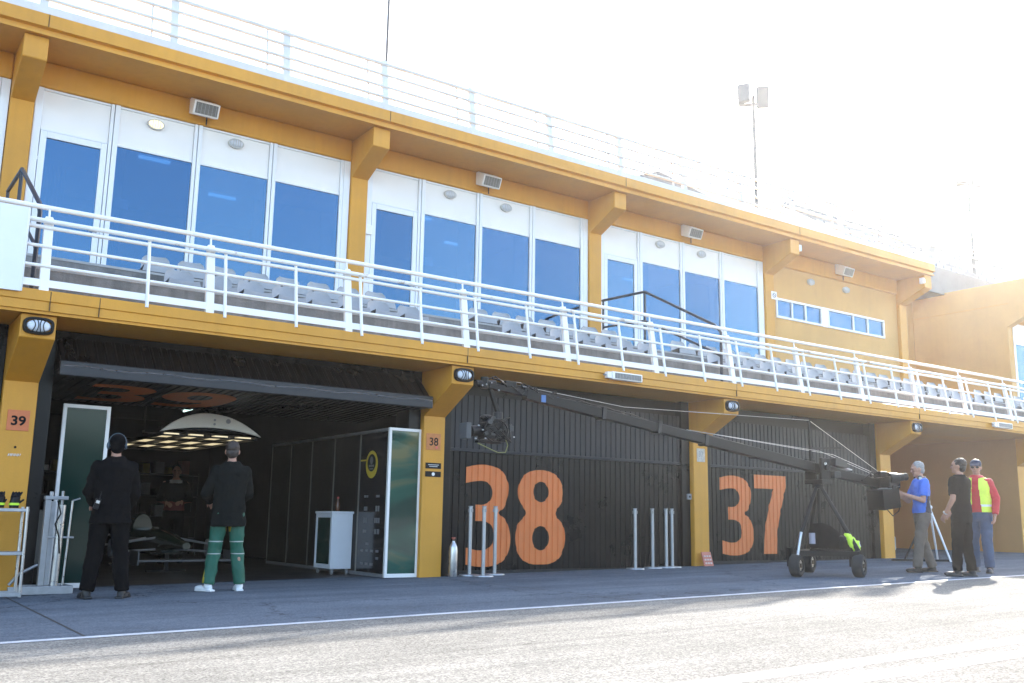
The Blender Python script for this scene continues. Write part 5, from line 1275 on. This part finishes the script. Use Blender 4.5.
def rack(x, y, label, n=3, w_=1.3):
    root = thing('tool_shelf', label, 'shelf', (x, y, gz(x)), 0)
    for dx in (0, w_ - 0.04):
        for dy in (0, 0.41): MB().box(dx, dx + 0.04, dy, dy + 0.04, 0.0, 1.75).build('upright', BLACKP, root)
    for k in range(n + 1): MB().box(0, w_, -0.005, 0.455, 0.35 + 0.45 * k, 0.375 + 0.45 * k).build('shelf_board', BLACKP, root)
    random.seed(int(x * 10))
    for k in range(n + 1):
        xx = 0.08
        while xx < w_ - 0.3:
            ww, hh = random.uniform(0.1, 0.28), random.uniform(0.1, 0.3)
            m_ = random.choice([ALU, GREYP, BLACKP, CLOTHD, mat('dim_red_box', (0.18, 0.03, 0.02), 0.5), mat('dim_yellow_box', (0.30, 0.22, 0.03), 0.5)])
            bx = tag(MB().box(x + xx, x + xx + ww, y + 0.05, y + 0.36, gz(x) + 0.376 + 0.45 * k, gz(x) + 0.376 + 0.45 * k + hh).build('storage_box', m_, None, bevel=0.01), None, 'box', 'storage boxes on the %s' % ('left' if x < 2 else 'right') + ' garage shelf')
            bx['label'] = 'storage box on the %s dim shelf inside the garage' % ('left' if x < 2 else 'right')
            xx += ww + random.uniform(0.04, 0.2)
rack(1.5, 8.6, 'black shelf with boxes at the back left of the dark garage'); rack(3.6, 8.8, 'black shelf with boxes at the back right of the dark garage')
tcx = thing('tool_chest', 'grey tool chest with drawers behind the race car', 'tool chest', (1.1, 5.2, gz(1.1)))
MB().box(0, 0.6, 0, 0.9, 0.08, 0.95).build('carcass', GREYP, tcx, bevel=0.01)
for k in range(5):
    d_ = MB().box(0.602, 0.615, 0.03, 0.87, 0.12 + 0.165 * k, 0.27 + 0.165 * k).build('drawer', ALU, tcx, bevel=0.004); MB().box(0.616, 0.63, 0.2, 0.7, 0.24 + 0.165 * k, 0.255 + 0.165 * k).build('handle', STEEL, d_)
# two-tier tube trolley with gloves, at the far left
tr = thing('tube_trolley', 'two tier trolley of silver tubes before the leftmost pillar', 'trolley', (-0.62, -0.62, gz(-0.3)))
for dx in (0.0, 0.74):
    for dy in (0, 0.33): MB().cyl((dx, dy, 0.02), (dx + (0.0 if dx == 0 else -0.01), dy, 0.985), 0.017, n=10).build('upright', STEEL, tr, smooth=40)
for z in (0.50, 0.965):
    b = MB(); b.box(-0.01, 0.75, -0.01, 0.34, z - 0.035, z); b.build('shelf_tray', ALU, tr, bevel=0.006)
b = MB(); b.box(-0.01, 0.75, -0.02, 0.02, 0.03, 0.07); b.box(-0.01, 0.75, 0.31, 0.35, 0.03, 0.07); b.build('base_rail', ALU, tr, bevel=0.004)
for k, (x, ang, lab) in enumerate(((-0.16, 0.5, 'left of two black gloves with yellow green cuffs on the tube trolley'), (-0.02, -0.4, 'right of two black gloves with yellow green cuffs on the tube trolley'))):
    gl = thing('work_glove', lab, 'glove', (x, -0.56, gz(-0.3) + 0.97), ang, 'black work gloves on the trolley')
    b = MB(); b.loft([((0, 0, 0.0), .05, .035, None), ((0, 0, 0.06), .052, .03, None), ((0.01, 0, 0.12), .05, .022, None)], 12)
    for q in range(4): b.capsule((-0.033 + 0.022 * q, 0, 0.11), 0.013, (-0.03 + 0.03 * q, 0.03, 0.17), 0.011, 8)
    b.capsule((0.04, 0, 0.05), 0.014, (0.085, 0.02, 0.09), 0.012, 8)
    fused(b, 'glove', BLACKP, gl, 0.006, 2)
    MB().loft([((0, 0, 0.03), .055, .038, None), ((0, 0, 0.055), .055, .036, None)], 14).build('cuff', HIVIS, gl, smooth=40)
b = MB(); b.capsule((-0.36, -0.66, gz(-0.3) + 0.62), 0.05, (-0.34, -0.66, gz(-0.3) + 0.74), 0.03, 10); b.capsule((-0.34, -0.66, gz(-0.3) + 0.72), 0.02, (-0.33, -0.66, gz(-0.3) + 0.93), 0.012, 8)
tag(fused(b, 'hanging_strap', BLACKP, None, 0.008, 2, 0.01, 0.05), 'black strap with pouch hanging at the left of the tube trolley', 'strap')
# jacking stand with gas cylinder
jk = thing('lifting_stand', 'grey metal lifting stand with upright cylinder by the green panel', 'lifting stand', (0.42, -0.18, gz(0.4) + 0.006), 0.06)
b = MB(); b.box(-0.38, 0.30, -0.10, -0.04, 0.0, 0.09); b.box(-0.38, 0.30, 0.22, 0.28, 0.0, 0.09); b.box(0.24, 0.30, -0.04, 0.22, 0.0, 0.09); b.build('base', ALU, jk, bevel=0.006)
b = MB(); b.box(-0.06, 0.0, 0.0, 0.07, 0.09, 1.06); b.box(0.005, 0.055, 0.02, 0.06, 0.09, 1.04); b.build('column', ALU, jk, bevel=0.005)
MB().cyl((0.115, 0.03, 0.09), (0.125, 0.03, 1.0), 0.045, n=18).build('cylinder', STEEL, jk, smooth=40)
MB().cyl((0.21, 0.03, 0.09), (0.235, 0.03, 1.05), 0.013, n=10).build('rod', STEEL, jk, smooth=40)
b = MB(); b.box(-0.03, 0.28, 0.0, 0.06, 0.62, 0.64); b.box(-0.07, 0.18, -0.01, 0.08, 1.06, 1.10); b.cyl((0.0, 0.03, 1.10), (0.0, 0.03, 1.15), 0.02, n=10); b.cyl((0.12, 0.03, 1.0), (0.12, 0.03, 1.16), 0.015, n=10); b.cyl((0.235, 0.03, 1.05), (0.32, 0.03, 1.08), 0.01, n=8); b.build('clamp', ALU, jk, bevel=0.004)
b = MB(); b.tube([(0.06, -0.03, 1.05), (0.10, -0.05, 0.9), (0.05, -0.05, 0.78), (0.10, -0.05, 0.65), (0.13, -0.04, 0.45)], 0.009, 6); b.build('hose', BLACKP, jk, smooth=60)
b = MB(); b.tube([(-0.06, 0.09, 0.32), (-0.25, 0.09, 0.22), (-0.34, 0.09, 0.10)], 0.018, 8); b.build('strut', ALU, jk, smooth=60)
# tripod stand behind the talking men
tp = thing('tripod_stand', 'white legged folding tripod stand behind the men at right', 'tripod', (16.0, -1.45, gz(16.0) + 0.005))
WH2 = mat('white_tube', (0.75, 0.75, 0.76), 0.4)
for q in ((-0.55, 0.25), (0.75, 0.35), (0.05, -0.35)): MB().cyl((0, 0, 1.05), (q[0], q[1], 0.02), 0.022, 0.018, 10).build('leg', WH2 if q[1] != 0.25 else BLACKP, tp, smooth=40)
b = MB(); b.cyl((0, 0, 0.98), (0, 0, 1.35), 0.024, n=12); b.ball((0, 0, 1.05), (0.06, 0.06, 0.05)); b.build('centre_column', WH2, tp, smooth=40)
b = MB(); b.bar((-0.9, 0.28, 0.04), (0.15, -0.3, 0.04), 0.05, 0.04); b.build('floor_bar', BLACKP, tp)
# red barrier inside the passage
rb = thing('crowd_barrier', 'red and white plastic barrier inside the open passage', 'barrier', (21.2, 3.0, gz(21.2) + 0.005), R(35))
RB = mat('red_barrier', (0.50, 0.10, 0.07), 0.5, var=0.15); 
b = MB(); b.box(-0.6, 0.6, -0.025, 0.025, 1.05, 1.11); b.box(-0.6, 0.6, -0.025, 0.025, 0.36, 0.42); b.box(-0.6, -0.55, -0.02, 0.02, 0.42, 1.05); b.box(0.55, 0.6, -0.02, 0.02, 0.42, 1.05); b.build('frame', RB, rb, bevel=0.006)
b = MB()
for k in range(11): b.box(-0.49 + 0.095 * k, -0.46 + 0.095 * k, -0.014, 0.014, 0.42, 1.05)
b.build('bars', RB, rb)
MB().box(-0.6, 0.6, -0.16, 0.16, 0.0, 0.34).build('foot', mat('grey_white_foot', (0.45, 0.45, 0.48), 0.6, var=0.1), rb, bevel=0.03)

# ------------------------------------------------------------------ added volume imitating lens glare from the sun
hm = bpy.data.materials.new('glare_haze'); hm.use_nodes = True; N = hm.node_tree.nodes; N.remove(N['Principled BSDF'])
pv = N.new('ShaderNodeVolumePrincipled'); pv.inputs['Color'].default_value = (0.95, 0.95, 0.95, 1)
pv.inputs['Density'].default_value = 0.00085; pv.inputs['Anisotropy'].default_value = 0.75
hm.node_tree.links.new(pv.outputs['Volume'], N['Material Output'].inputs['Volume'])
tag(MB().box(-262, 262, -262, 262, -8, 22.5).build('glare_haze', hm), kind='stuff')
